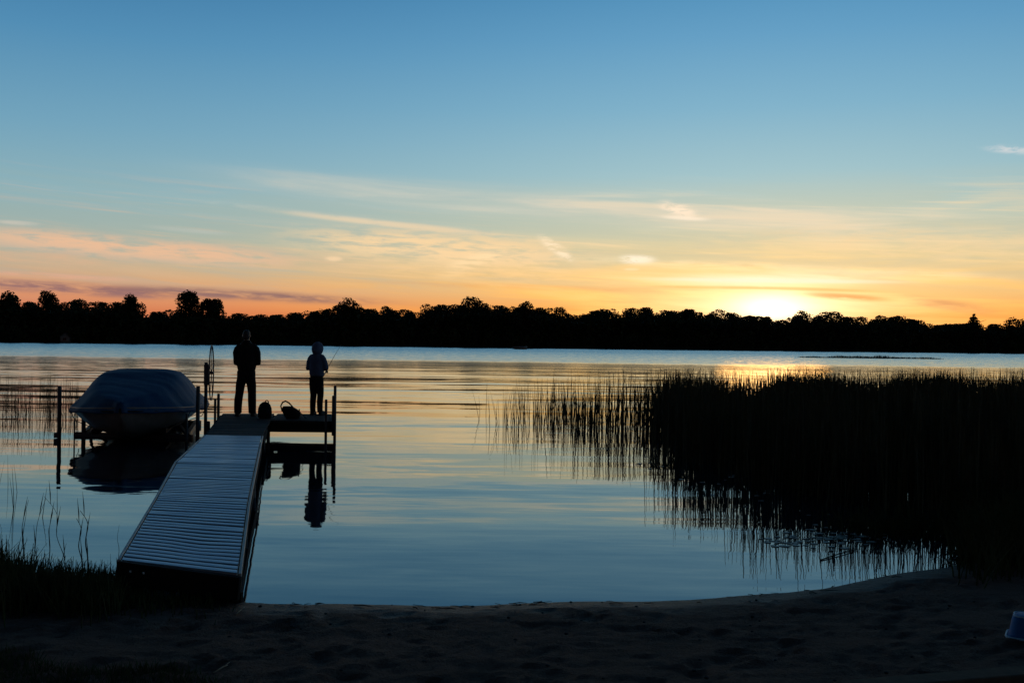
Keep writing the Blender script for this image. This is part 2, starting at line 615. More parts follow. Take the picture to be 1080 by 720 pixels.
# seen this flat, mostly the wave faces that lean towards the shore are in view
lean = nt.ramp(nt.m('DIVIDE', py_, 110.0, clamp=True), [(0.12, 0.0), (0.25, 0.0), (0.36, 0.004), (0.48, 0.012), (0.60, 0.012), (0.70, 0.004), (0.86, 0.0)])
sy_ = nt.m('ADD', sy_, nt.m('MULTIPLY', lean, nt.maprange(pt, 0.38, 0.62, 1.5, 0.3)))
sy_ = nt.m('ADD', sy_, nt.m('MULTIPLY', nt.m('ADD', nt.m('MULTIPLY', ch[0], 0.30), nt.maprange(py_, 100.0, 230.0, 0.055, 0.115)), far_chop))
sx_ = nt.m('ADD', sx_, nt.m('MULTIPLY', nt.m('MULTIPLY', ch[1], nt.maprange(py_, 35, 80)), 0.32))
nv = nt.new('ShaderNodeVectorMath', operation='NORMALIZE')
nt.put(nv.inputs[0], nt.xyz(nt.m('MULTIPLY', sx_, -1.0), nt.m('MULTIPLY', sy_, -1.0), 1.0))
fres = nt.new('ShaderNodeFresnel')
fres.inputs['IOR'].default_value = 1.52
nt.put(fres.inputs['Normal'], nv.outputs[0])
body = nt.new('ShaderNodeBsdfDiffuse')
body.inputs['Color'].default_value = (0.004, 0.016, 0.03, 1)
gls = nt.new('ShaderNodeBsdfGlossy')
gls.inputs['Color'].default_value = (0.90, 0.97, 1.0, 1)
nt.put(gls.inputs['Roughness'], nt.maprange(py_, 8, 100, 0.02, 0.12))
nt.put(gls.inputs['Normal'], nv.outputs[0])
mx_ = nt.new('ShaderNodeMixShader')
nt.put(mx_.inputs[0], fres.outputs[0])
nt.l.new(body.outputs[0], mx_.inputs[1])
nt.l.new(gls.outputs[0], mx_.inputs[2])
nt.l.new(mx_.outputs[0], nt.n['Material Output'].inputs['Surface'])
nt.n.remove(b)
wx = axis([(-1600, -100, 100), (-100, 100, 10), (100, 1601, 100)])
wy = axis([(-40, 20, 5), (20, 420, 20)])
X, Y = np.meshgrid(wx, wy)
V = np.stack([X.ravel(), Y.ravel(), np.zeros(X.size)], 1)
idx = np.arange(X.size).reshape(len(wy), len(wx))
Fc = np.stack([idx[:-1, :-1].ravel(), idx[:-1, 1:].ravel(), idx[1:, 1:].ravel(), idx[1:, :-1].ravel()], 1)
lake = link('lake_water', np_mesh('lake_water', V, Fc, mt))
tag(lake, 'calm lake water mirroring the blue and orange sunset sky', 'lake', kind='structure')

# ------------------------------------------------------------------ materials
M_leaf = simple('leaf', (0.040, 0.050, 0.022), 0.8, var=0.4, scale=0.3, spec=0.15)
M_bark = simple('bark', (0.045, 0.036, 0.028), 0.9, var=0.3, spec=0.1)
M_reed = simple('reed', (0.050, 0.046, 0.018), 0.75, var=0.4, scale=0.8, spec=0.2)
M_grass = simple('grass', (0.045, 0.060, 0.020), 0.8, var=0.4, scale=3, spec=0.15)
M_alu = simple('aluminium_deck', (0.42, 0.50, 0.60), 0.46, metal=0.85, var=0.22, scale=3, spec=0.5)
M_alu_trim = simple('aluminium_trim', (0.42, 0.42, 0.42), 0.55, metal=0.5, var=0.1)
M_wood = simple('weathered_wood', (0.040, 0.040, 0.044), 0.85, var=0.3, scale=10, bump=0.003, bscale=30, spec=0.2)
M_dark = simple('dark_wood', (0.020, 0.017, 0.015), 0.85, var=0.3, scale=8, spec=0.15)
M_steel = simple('galvanised_steel', (0.10, 0.10, 0.105), 0.6, metal=0.6, var=0.2)
M_rubber = simple('black_rubber', (0.015, 0.015, 0.016), 0.8)
M_hull = simple('gelcoat_hull', (0.17, 0.145, 0.135), 0.4, var=0.15, spec=0.4)
M_stripe = simple('hull_trim', (0.55, 0.55, 0.55), 0.4, var=0.05)
M_cover = simple('boat_cover_canvas', (0.004, 0.060, 0.165), 0.7, var=0.15, scale=2, bump=0.012, bscale=5, spec=0.3)
M_cover2 = simple('boat_cover_grey', (0.10, 0.10, 0.12), 0.75, var=0.15, scale=2, bump=0.012, bscale=5, spec=0.3)
M_skin = simple('skin', (0.38, 0.23, 0.16), 0.55, var=0.08, scale=14)
M_hair = simple('grey_hair', (0.035, 0.033, 0.032), 0.6, var=0.3, scale=40, bump=0.004, bscale=90)
M_brown_hair = simple('brown_hair', (0.05, 0.03, 0.02), 0.6, var=0.3, scale=40)
M_jacket = simple('black_jacket', (0.010, 0.010, 0.011), 0.8, var=0.2, bump=0.01, bscale=9, spec=0.2)
M_trouser = simple('dark_trousers', (0.012, 0.012, 0.014), 0.85, var=0.2, bump=0.008, bscale=9, spec=0.2)
M_hoodie = simple('navy_hoodie', (0.10, 0.145, 0.24), 0.9, var=0.15, bump=0.008, bscale=10, spec=0.2)
M_shoe = simple('dark_shoe', (0.02, 0.019, 0.018), 0.7)
M_eye = simple('eye', (0.5, 0.5, 0.5), 0.2, var=0.02)
M_bag = simple('black_nylon', (0.010, 0.010, 0.011), 0.8, var=0.2, bump=0.006, bscale=20, spec=0.2)
M_blue = simple('blue_plastic', (0.004, 0.13, 0.40), 0.6, var=0.08, scale=5)
M_lip = simple('pale_blue_plastic', (0.30, 0.52, 0.72), 0.5, var=0.08, scale=5)
M_bolt = simple('bright_bolt', (0.85, 0.85, 0.85), 0.5, metal=0.0, var=0.03)
M_timber = simple('landscape_timber', (0.11, 0.085, 0.065), 0.9, var=0.3, scale=12, bump=0.004, bscale=40, spec=0.15)
M_twig = simple('bleached_twig', (0.35, 0.28, 0.2), 0.8)
M_rod = simple('rod_graphite', (0.02, 0.02, 0.02), 0.4)
M_cork = simple('cork', (0.35, 0.24, 0.15), 0.8)
M_siding = simple('siding', (0.20, 0.19, 0.18), 0.8, var=0.1)
M_roof = simple('roof_shingle', (0.06, 0.055, 0.055), 0.9)
M_pane = simple('window_glass', (0.02, 0.025, 0.03), 0.1)

# ------------------------------------------------------------------ far shore wood
TLX = [-60, 0, 12, 25, 37, 50, 62, 75, 100, 120, 140, 152, 165, 185, 200, 210, 225, 235, 250, 280, 310, 325, 350, 370, 385, 400, 425, 435, 450, 470, 500, 525,
       535, 540, 560, 580, 595, 605, 620, 635, 665, 690, 715, 740, 760, 780, 805, 815, 826, 840, 865, 890, 915, 950, 975, 1000, 1025, 1040, 1055, 1065, 1080, 1140]
TLY = [312, 314, 311, 315, 317, 316, 318, 317, 319, 320, 319, 326, 329, 328, 326, 326, 327, 328, 330, 331, 331, 327, 323, 321, 323, 325, 325, 329, 324, 320, 318, 320,
       324, 322, 321, 325, 327, 331, 330, 326, 326, 324, 326, 329, 329, 332, 332, 336, 335, 331, 330, 332, 335, 334, 339, 340, 338, 342, 345, 341, 337, 338]


def quads_cloud(centers, size, rg):
    """one small randomly turned leaf-spray quad per centre"""
    n = len(centers)
    d = rg.normal(size=(n, 3))
    d /= np.linalg.norm(d, axis=1, keepdims=True)
    e = rg.normal(size=(n, 3))
    e -= d * (e * d).sum(1, keepdims=True)
    e /= np.linalg.norm(e, axis=1, keepdims=True)
    s = size * rg.uniform(0.6, 1.3, (n, 1))
    a = d * s
    c = e * s * rg.uniform(0.45, 0.8, (n, 1))
    v = np.stack([centers - a, centers + c * 0.9, centers + a, centers - c], 1).reshape(-1, 3)
    f = np.arange(n * 4).reshape(n, 4)
    return v, f


def crown_points(rg, c, rx, rz, n, lobes=7):
    """leaf positions in several uneven clumps around a crown centre"""
    pts = []
    lb = []
    for k in range(lobes):
        a = rg.uniform(0, 2 * math.pi)
        zz = rg.uniform(-0.75, 0.8)
        rr = math.sqrt(max(0.05, 1 - zz * zz)) * rg.uniform(0.4, 0.7)
        lb.append((rr * math.cos(a) * rx, rr * math.sin(a) * rx, zz * rz * 0.72, rg.uniform(0.42, 0.62)))
    lb.append((0, 0, rz * 0.45, 0.5))
    for (lx, ly, lz, lr) in lb:
        m_ = n // len(lb)
        d = rg.normal(size=(m_, 3))
        d /= np.linalg.norm(d, axis=1, keepdims=True)
        r_ = rg.uniform(0.35, 1.0, (m_, 1)) ** 0.5
        p = d * r_ * np.array([rx * lr, rx * lr, rz * lr])
        pts.append(p + np.array([lx, ly, lz]))
    return np.concatenate(pts) + np.array(c)


vs, fs, off = [], [], 0


def push(v, f):
    global off
    vs.append(v)
    fs.append(f + off)
    off += len(v)


def top_height(px, Yd, dy=0.0):
    ty = np.interp(px, TLX, TLY) + dy
    return atY(px, ty, Yd).z


# rows of trees: each reaches the skyline the photograph shows along that bearing
for row, (Yd, step, n) in enumerate([(372, 4.6, 800), (382, 5.0, 800), (394, 7.0, 3000), (408, 7.5, 3000)]):
    x = -320.0
    while x < 320:
        x += step * rng.uniform(0.7, 1.35)
        yd = Yd + rng.uniform(-5, 5)
        px = 540 + F * x / yd
        own = 4.0 if min(abs(px - q) for q in (12, 50, 140, 202, 226, 369, 500, 552, 848, 1027, 1070)) < 13 else 0.0
        h = top_height(min(max(px, -60), 1140), yd, own + (rng.uniform(2.5, 10) if row < 2 else rng.uniform(-1.0, 4.5)))
        if not -60 < px < 1140:
            h = rng.uniform(11, 16)
            n_ = n // 3
        else:
            n_ = n
        crown = h * rng.uniform(0.62, 0.8)
        rx = rng.uniform(3.0, 5.0) if row < 2 else rng.uniform(3.6, 6.8)
        c = (x, yd, h - crown / 2)
        p = crown_points(rng, c, rx, crown / 2, n_, int(rng.integers(5, 9)))
        zt = np.percentile(p[:, 2], 97.5)
        p[:, 2] = np.maximum(0.4, c[2] + (p[:, 2] - c[2]) * (h - c[2]) / (zt - c[2]))
        p[:, 2] = np.minimum(p[:, 2], h + 0.5 * (p[:, 2] - h))
        v, f = quads_cloud(p, 0.36, rng)
        push(v, f)
# understorey and the bushes along the water
x = -320.0
while x < 320:
    x += rng.uniform(1.2, 2.6)
    yd = rng.uniform(363.2, 370)
    h = rng.uniform(2.5, 7.5)
    n_ = 130 if abs(x) < 210 else 40
    d = rng.normal(size=(n_, 3))
    d /= np.linalg.norm(d, axis=1, keepdims=True)
    p = d * rng.uniform(0.3, 1, (n_, 1)) ** 0.4 * np.array([2.6, 2.2, h / 2]) + np.array([x, yd, h / 2])
    p[:, 2] = np.maximum(p[:, 2], 0.2)
    v, f = quads_cloud(p, 0.6, rng)
    push(v, f)
# the dense inside of the wood
n_ = 130000
xx = rng.uniform(-320, 320, n_)
yy = rng.uniform(366, 420, n_)
pxs = np.clip(540 + F * xx / yy, -60, 1140)
tops = np.interp(pxs, TLX, TLY)
hz = 361 + (pxs - 540) * math.tan(ROLL)
hh = (hz - tops) / F * yy + H
zz = rng.uniform(0.05, 1, n_) * hh * 0.74
v, f = quads_cloud(np.stack([xx, yy, zz], 1), 0.95, rng)
push(v, f)
wood = link('forest', np_mesh('forest', np.concatenate(vs), np.concatenate(fs), M_leaf))
tag(wood, 'dark unbroken wood along the far shore', 'forest', kind='stuff')


def far_tree(name, px, py_top, Yd, width_px, label, kind='round', crown_frac=0.7, n=900):
    top = atY(px, py_top, Yd).z
    x = atY(px, py_top, Yd).x
    rx = width_px / F * Yd / 2
    root = empty(name, (x, Yd, 1.0))
    h = top - 1.0
    t = MB()
    t.tube([(0, 0, 0), (0.15, 0, h * 0.4), (0.0, 0.1, h * 0.8)], [0.36, 0.26, 0.1], 8)
    for k in range(6):
        a = k * 1.05 + 0.4
        z0 = h * (0.35 + 0.07 * k)
        t.tube([(0.1, 0, z0), (math.cos(a) * rx * 0.4, math.sin(a) * rx * 0.4, z0 + h * 0.10), (math.cos(a) * rx * 0.75, math.sin(a) * rx * 0.75, z0 + h * 0.16)], [0.14, 0.09, 0.03], 6)
    obj('trunk', t, M_bark, root, True)
    rg = np.random.default_rng(int(px) + 3)
    ch_ = h * crown_frac
    if kind == 'conifer':
        pts = []
        for k in range(14):
            f_ = k / 13
            r_ = rx * (1 - f_) ** 0.65 * rg.uniform(0.75, 1.15) + 0.25
            z_ = h - ch_ + ch_ * f_
            m_ = int(n / 14 * (1.3 - f_))
            a = rg.uniform(0, 6.28, m_)
            q = rg.uniform(0, 1, m_) ** 0.6
            pts.append(np.stack([np.cos(a) * q * r_, np.sin(a) * q * r_, z_ - q * r_ * 0.35 + rg.normal(0, 0.15, m_)], 1))
        p = np.concatenate(pts)
    else:
        p = crown_points(rg, (0, 0, h - ch_ / 2), rx * 1.05, ch_ / 2, n, 9)
        zc = h - ch_ / 2
        p[:, 2] = zc + (p[:, 2] - zc) * (ch_ / 2) / (np.percentile(p[:, 2], 98.0) - zc)
    v, f = quads_cloud(p, 0.44, rg)
    link('crown', np_mesh('crown', v, f, M_leaf), None, root)
    tag(root, label, 'tree')
    return root


far_tree('tree', 202, 309.5, 376, 30, 'tall round-crowned tree standing above the far wood, taller of the two side by side', crown_frac=0.56, n=3600)
far_tree('tree', 226, 316.5, 377, 28, 'shorter round-crowned tree right beside the tallest round tree on the far shore', crown_frac=0.50, n=3000)
far_tree('tree', 50, 309, 373, 20, 'pointed bushy tree rising above the wood near the left end of the far shore', crown_frac=0.7, n=2400)
far_tree('tree', 140, 313, 374, 22, 'broad tree beside the low gap left of the two round trees', crown_frac=0.65, n=2400)
far_tree('tree', 12, 310, 374, 24, 'leafy tree at the very left end of the far wood', crown_frac=0.7, n=2400)
far_tree('tree', 369, 317, 376, 30, 'wide low dome of a tree above the far wood behind the child', crown_frac=0.65, n=2600)
far_tree('tree', 500, 315, 375, 34, 'widest flat-topped tree at the middle of the far skyline', crown_frac=0.65, n=2800)
far_tree('tree', 552, 321, 375, 26, 'low bushy tree just right of the flat-topped tree mid skyline', crown_frac=0.65, n=2200)
far_tree('conifer', 1027, 332, 366, 33, 'small layered evergreen standing clear of the wood at its right end', 'conifer', 0.85, 3600)
far_tree('tree', 1070, 337, 372, 24, 'low tree at the right end of the wood beyond the layered evergreen', crown_frac=0.7, n=900)
far_tree('tree', 848, 329, 376, 24, 'tree on the skyline immediately right of the setting sun', crown_frac=0.65, n=900)

# a cottage half hidden in the trees on the far left shore
cx = atY(70, 356, 362.6)
cot = empty('cottage', (cx.x, 362.4, 0.25), R(8))
mb = MB().box((0, 0, 1.0), (3.0, 3.4, 2.0))
mb.add([(-1.5, -1.7, 2.0), (1.5, -1.7, 2.0), (0, -1.7, 3.3), (-1.5, 1.7, 2.0), (1.5, 1.7, 2.0), (0, 1.7, 3.3)], [(0, 1, 2), (5, 4, 3)])
obj('wall', mb, M_siding, cot)
mb = MB()
for s in (-1, 1):
    mb.add([(s * 1.75, -1.9, 1.80), (0, -1.9, 3.32), (0, 1.9, 3.32), (s * 1.75, 1.9, 1.80),
            (s * 1.75, -1.9, 1.92), (0, -1.9, 3.44), (0, 1.9, 3.44), (s * 1.75, 1.9, 1.92)],
           [(0, 1, 2, 3), (7, 6, 5, 4), (0, 4, 5, 1), (1, 5, 6, 2), (2, 6, 7, 3), (3, 7, 4, 0)])
obj('roof', mb, M_roof, cot)
obj('window', MB().box((0, -1.72, 1.1), (1.1, 0.04, 0.9)), M_pane, cot)
tag(cot, 'small grey gabled cottage half lost under the trees on the far left shore', 'cottage')

# ------------------------------------------------------------------ reeds
def blades(base_, h, r, lean, rg, segs=4, bend=0.25):
    """thin three-sided tapering stems; arrays of n"""
    n = len(base_)
    rings = []
    la = rg.uniform(0, 2 * math.pi, n)
    ldir = np.stack([np.cos(la), np.sin(la), np.zeros(n)], 1)
    kink = rg.uniform(0, 1, n)
    for k in range(segs + 1):
        t = k / segs
        p = base_ + ldir * (lean * h * (t * (1 - bend) + bend * t * t * 1.4))[:, None]
        p[:, 2] = base_[:, 2] + h * t * (1 - 0.25 * lean * t)
        rr = r * (1 - 0.72 * t * t)
        ph = kink * 2
        for j in range(3):
            a = ph + j * 2.0944
            q = p.copy()
            q[:, 0] += np.cos(a) * rr
            q[:, 1] += np.sin(a) * rr
            rings.append(q)
    vv = np.stack(rings, 1)                                  # n, (segs+1)*3, 3
    m_ = (segs + 1) * 3
    f = []
    for k in range(segs):
        for j in range(3):
            a = k * 3 + j
            b_ = k * 3 + (j + 1) % 3
            f.append((a, b_, b_ + 3, a + 3))
    f = np.array(f)
    ff = (np.arange(n)[:, None, None] * m_ + f[None]).reshape(-1, 4)
    return vv.reshape(-1, 3), ff


def bed(pts, h, r, lean, rg, segs=4):
    b_ = np.array(pts, float)
    return blades(b_, h, r, lean, rg, segs)


def edge_y(px):
    """photo row of the near waterline of the reed bed, by column"""
    return np.interp(px, [500, 540, 600, 650, 690, 740, 800, 860, 905, 950, 1000, 1200], [434, 438, 444, 452, 470, 488, 508, 530, 544, 552, 556, 568])


# thick bed on the right: sample in world space, keep what lies behind the near edge
n_try = 150000
bx = rng.uniform(-1.0, 26, n_try)
by = rng.uniform(8.5, 31, n_try)
bpx = 540 + F * bx / by
bpy_ = 361 + (bpx - 540) * math.tan(ROLL) + F * H / by
ey = edge_y(bpx)
# clumpiness
cl = np.zeros(n_try)
for k in range(14):
    cl += np.sin(bx * rng.normal(0, 2.2) + by * rng.normal(0, 1.3) + rng.uniform(0, 6.28))
cl = cl / 14 * 2.2
depth_in = (ey - bpy_)                                       # px behind the near edge
dens = np.clip((bpx - 520) / 200.0, 0, 1) ** 1.25
dens = np.maximum(dens * 0.9, 0.0)
inner = np.clip(depth_in / np.interp(bpx, [600, 850, 930], [48, 55, 85]) + 0.16 + 0.45 * cl, 0.015, 1)
sparse = np.clip(0.40 + cl * 1.7 + np.clip((bpx - 600) / 170.0, 0, 1.5), 0.03, 1)
p_keep = np.where((depth_in > -9) & (bpx > 512) & (bpx < 1500), dens * inner * sparse, 0)
p_keep *= np.where(by > 19, np.interp(bpx, [520, 620, 700, 850], [0.9, 0.7, 0.6, 1.0]), 1.0)
p_keep *= np.clip((bpy_ - (432 + 6 * np.sin(bpx * 0.05))) / 4.0, 0, 1)
keep = rng.uniform(0, 1, n_try) < p_keep
bx, by, bpx_k = bx[keep], by[keep], bpx[keep]
nb = len(bx)
clump_h = 0.10 * np.sin(bx * 2.1 + 2 * np.sin(bx * 0.7)) + 0.08 * np.sin(bx * 5.3 + by * 1.1) + 0.05 * np.sin(bx * 11.0 + by * 3.0)
hr = (rng.normal(0.90, 0.20, nb) + clump_h) * np.interp(by, [8, 14, 24, 31], [0.98, 1.02, 1.05, 1.05]) * np.interp(bpx_k, [520, 620, 720, 1100], [0.85, 1.0, 1.06, 1.0])
# the tops of the bed stay low enough that the bright water shows above it
top_px = 386 + rng.exponential(4.0, nb)
hz = 361 + (bpx_k - 540) * math.tan(ROLL)
hmax = H - (top_px - hz) / F * by
hr = np.minimum(hr, hmax)
ok = hr > 0.35
bx, by, hr = bx[ok], by[ok], hr[ok]
nb = len(bx)
print('REEDS', nb)
v1, f1 = blades(np.stack([bx, by, np.full(nb, -0.25)], 1), hr + 0.25, rng.uniform(0.006, 0.011, nb), np.abs(rng.normal(0.0, 0.08, nb)), rng, 3)
# some bent and broken stems
nbk = 2200
pick = rng.integers(0, nb, nbk)
v2, f2 = blades(np.stack([bx[pick] + rng.normal(0, 0.1, nbk), by[pick] + rng.normal(0, 0.1, nbk), np.full(nbk, -0.05)], 1), hr[pick] * 0.8, np.full(nbk, 0.006), rng.uniform(0.4, 0.95, nbk), rng, 4)
reeds = link('reed_bed', np_mesh('reed_bed', np.concatenate([v1, v2]), np.concatenate([f1, f2 + len(v1)]), M_reed))
tag(reeds, 'wide dense dark bed of reeds standing in the shallows on the right', 'reeds', kind='stuff')

# sparse stems: loosely scattered at the open left end of the bed and far left behind the boat
pts = []
for k in range(300):
    px = rng.normal(592, 48)
    if px < 506:
        continue
    p = at(px, rng.uniform(434, 452), 0)
    pts.append(p)
for k in range(420):
    px = rng.uniform(-40, 60) if rng.uniform() < 0.8 else rng.uniform(60, 84)
    p = at(px, rng.uniform(424, 446), 0)
    pts.append(p)
for k in range(14):
    pts.append(at(rng.uniform(-30, 62), rng.uniform(505, 575), 0))
pts = np.array([tuple(p) for p in pts])
hs = rng.uniform(0.45, 1.0, len(pts))
hs[-14:] *= 0.62
v, f = blades(pts - np.array([0, 0, 0.2]), hs + 0.2, np.where(pts[:, 0] > -2, rng.uniform(0.005, 0.009, len(pts)), rng.uniform(0.003, 0.0055, len(pts))), np.abs(rng.normal(0, 0.09, len(pts))), rng, 3)
o = link('sparse_reeds', np_mesh('sparse_reeds', v, f, M_reed))
tag(o, 'thin scattered reed stems in open water, far left and ahead of the dense bed', 'reeds', kind='stuff')

# low reed island out on the lake
c0 = atY(918, 376, 165)
n_ = 2600
p = np.stack([c0.x + rng.uniform(-11.5, 11.5, n_), 165 + rng.normal(0, 1.6, n_), np.full(n_, -0.1)], 1)
tap = 1 - np.abs(p[:, 0] - c0.x) / 12.5
cl = 0.6 + 0.4 * np.sin(p[:, 0] * 1.3) * np.sin(p[:, 0] * 0.37 + 1)
v, f = blades(p, (0.25 + 0.5 * rng.uniform(0, 1, n_) * cl) * (0.5 + 0.6 * tap), np.full(n_, 0.03), np.abs(rng.normal(0, 0.15, n_)), rng, 2)
o = link('reed_island', np_mesh('reed_island', v, f, M_reed))
tag(o, 'long low strip of reeds far out on the open lake', 'reeds', kind='stuff')

# bank vegetation on the right: overhanging grass and sedge between the beach and the reeds
n_ = 26000
gxx = rng.uniform(3.0, 9.0, n_)
shy = np.interp(gxx, SHX, SHY)
gyy = shy + rng.uniform(-1.2, 2.6, n_)
gpx = 540 + F * gxx / gyy
wgt = np.clip((gpx - 998) / 50, 0, 1)
lowb = gyy < shy - 0.02
wgt = np.where(lowb, wgt * np.clip((gpx - 990) / 60, 0, 1) * np.clip(1 - (shy - gyy) / 1.0, 0, 1), wgt)
# a mound of sedge at the water's edge
mx, my = at(952, 564, 0).x, at(952, 564, 0).y
dm = np.hypot((gxx - mx) / 0.62, (gyy - my - 0.25) / 0.5)
wgt = np.maximum(wgt, np.clip(1.25 - dm, 0, 1))
keep = rng.uniform(0, 1, n_) < wgt
gxx, gyy = gxx[keep], gyy[keep]
n_ = len(gxx)
gz = np.maximum(ground_z(gxx, gyy), -0.1)
hb = rng.uniform(0.18, 0.55, n_) + 0.25 * np.clip((gxx - 4) / 2, 0, 1)
dm = np.hypot((gxx - mx) / 0.62, (gyy - my - 0.25) / 0.5)
hb = np.where(dm < 1.3, hb * 0.75, hb)
v, f = blades(np.stack([gxx, gyy, gz - 0.03], 1), hb, rng.uniform(0.004, 0.008, n_), np.abs(rng.normal(0.35, 0.22, n_)), rng, 4)
o = link('bank_grass', np_mesh('bank_grass', v, f, M_grass))
tag(o, 'dark overhanging sedge where the right end of the beach meets the reeds', 'grass', kind='stuff')

# floating bits between the reeds
def floating(name, n, gen_, label):
    vs_, fs_, o_ = [], [], 0
    for k in range(n):
        p, r_ = gen_(k)
        m_ = int(rng.integers(7, 10))
        a0 = rng.uniform(0, 6.28)
        st = rng.uniform(0.5, 1.0)
        top = []
        for j in range(m_):
            a = a0 + j * 6.283 / m_
            rr = r_ * rng.uniform(0.75, 1.1)
            top.append((p.x + rr * math.cos(a), p.y + rr * st * math.sin(a), 0.006))
        vs_ += [(x, y, -0.004) for x, y, z in top] + top
        fs_.append(tuple(o_ + m_ + j for j in range(m_)))
        fs_ += [(o_ + j, o_ + (j + 1) % m_, o_ + m_ + (j + 1) % m_, o_ + m_ + j) for j in range(m_)]
        o_ += 2 * m_
    me = bpy.data.meshes.new(name)
    me.from_pydata(vs_, [], fs_)
    me.update()
    o = link(name, me, M_pad)
    tag(o, label, 'water plants', kind='stuff')


M_pad = simple('floating_leaf', (0.10, 0.11, 0.10), 0.35, var=0.25, spec=0.5)


def pad_spot(k):
    if k < 60:
        px = rng.normal(876, 26)
        py = rng.normal(568, 5)
    elif k < 80:
        px, py = rng.normal(820, 16), rng.normal(573, 2.5)
    else:
        px, py = rng.uniform(640, 900), 0
        py = edge_y(px) + rng.uniform(2, 32)
    return at(px, py, 0), rng.uniform(0.018, 0.05)


floating('floating_leaves', 105, pad_spot, 'pale floating leaves on the water in front of the right-hand reeds')

# ------------------------------------------------------------------ left shore grass
n_ = 16000
gxx = rng.uniform(-6.2, -1.75, n_)
shy = np.interp(gxx, SHX, SHY)
gyy = shy + rng.normal(-0.12, 0.28, n_)
gpx = 540 + F * gxx / gyy
wgt = np.where(gpx < 130, 1.0, np.clip((250 - gpx) / 200.0, 0, 1) * 0.8)
# nothing tall in the way of the dock's open front
keep = rng.uniform(0, 1, n_) < wgt
gxx, gyy, gpx = gxx[keep], gyy[keep], gpx[keep]
n_ = len(gxx)
cl = 0.5 + 0.5 * np.sin(gxx * 7.0 + 1) * np.sin(gxx * 2.3)
hb = np.where(gpx < 130, rng.uniform(0.08, 0.26, n_) + 0.2 * cl * rng.uniform(0, 1, n_) ** 2, rng.uniform(0.05, 0.15, n_))
hb = hb * np.interp(gpx, [0, 60, 110, 150], [1.25, 1.0, 0.75, 0.7])
v, f = blades(np.stack([gxx, gyy, ground_z(gxx, gyy) - 0.02], 1), hb + 0.02, rng.uniform(0.003, 0.006, n_), np.abs(rng.normal(0.25, 0.2, n_)), rng, 4)
# taller thin blades standing up out of the clump
nt_ = 420
tx = rng.uniform(-5.4, -3.3, nt_) - 0.5 * rng.uniform(0, 1, nt_) ** 2
ty = np.interp(tx, SHX, SHY) + rng.uniform(-0.15, 0.45, nt_)
v2, f2 = blades(np.stack([tx, ty, ground_z(tx, ty) - 0.02], 1), (0.12 + rng.exponential(0.11, nt_)) * np.interp(tx, [-5.4, -4.2, -3.4], [1.35, 1.0, 0.6]), rng.uniform(0.003, 0.005, nt_), np.abs(rng.normal(0.18, 0.16, nt_)), rng, 6)
o = link('shore_grass', np_mesh('shore_grass', np.concatenate([v, v2]), np.concatenate([f, f2 + len(v)]), M_grass))
tag(o, 'dark tuft of grass along the waterline left of the dock', 'grass', kind='stuff')

# low lawn at the bottom left corner
n_ = 14000
gxx = rng.uniform(-3.3, -0.9, n_)
gyy = rng.uniform(4.1, 6.0, n_)
gpx = 540 + F * gxx / gyy
lim = 5.55 - 0.28 * (gxx + 2.6) + 0.12 * np.sin(gxx * 6)
keep = (gyy < lim) & (rng.uniform(0, 1, n_) < np.clip((300 - gpx) / 160, 0, 1))
gxx, gyy = gxx[keep], gyy[keep]
n_ = len(gxx)
v, f = blades(np.stack([gxx, gyy, ground_z(gxx, gyy) - 0.015], 1), rng.uniform(0.03, 0.085, n_), rng.uniform(0.002, 0.004, n_), np.abs(rng.normal(0.4, 0.25, n_)), rng, 3)
o = link('lawn_grass', np_mesh('lawn_grass', v, f, M_grass))
tag(o, 'short dark grass growing over the sand in the near left corner', 'grass', kind='stuff')


def stalk(name, base_px, pts_px, Yd, r, label, leaves=True):
    """a tall single weed: stem through photo points standing at one distance"""
    pw = [atY(px, py, Yd) for px, py in [base_px] + pts_px]
    root = empty(name, pw[0])
    loc = [p - pw[0] for p in pw]
    loc = [Vector((p.x, 0.05 * i * (1 if i % 2 else -0.3), p.z)) for i, p in enumerate(loc)]
    loc = [p.lerp(loc[-1] * (i / (len(loc) - 1)), 0.55) for i, p in enumerate(loc)]
    loc[0] = Vector((0, 0, -0.06))
    fine = []
    for i in range(len(loc) - 1):
        p0, p1, p2, p3 = loc[max(i - 1, 0)], loc[i], loc[i + 1], loc[min(i + 2, len(loc) - 1)]
        for t in (0, 0.25, 0.5, 0.75):
            fine.append(0.5 * (2 * p1 + (p2 - p0) * t + (2 * p0 - 5 * p1 + 4 * p2 - p3) * t * t + (3 * p1 - p0 - 3 * p2 + p3) * t ** 3))
    loc = fine + [loc[-1]]
    obj('stem', MB().tube(loc, [r * (1 - 0.7 * i / (len(loc) - 1)) for i in range(len(loc))], 6), M_reed, root, True)
    if leaves:
        for i in range(4, len(loc) - 2, 5):
            p = loc[i]
            s = 1 if i % 2 else -1
            q = MB()
            L = 0.13 + 0.06 * ((i * 7) % 5) / 5
            q.tube([p, p + Vector((s * L * 0.05, 0.01, L * 0.5)), p + Vector((s * L * 0.15, 0.02, L * 1.2))], [(0.002, 0.003), (0.0045, 0.0025), (0.0008, 0.0008)], 6)
            obj('leaf', q, M_reed, root, True)
    tag(root, label, 'weed')


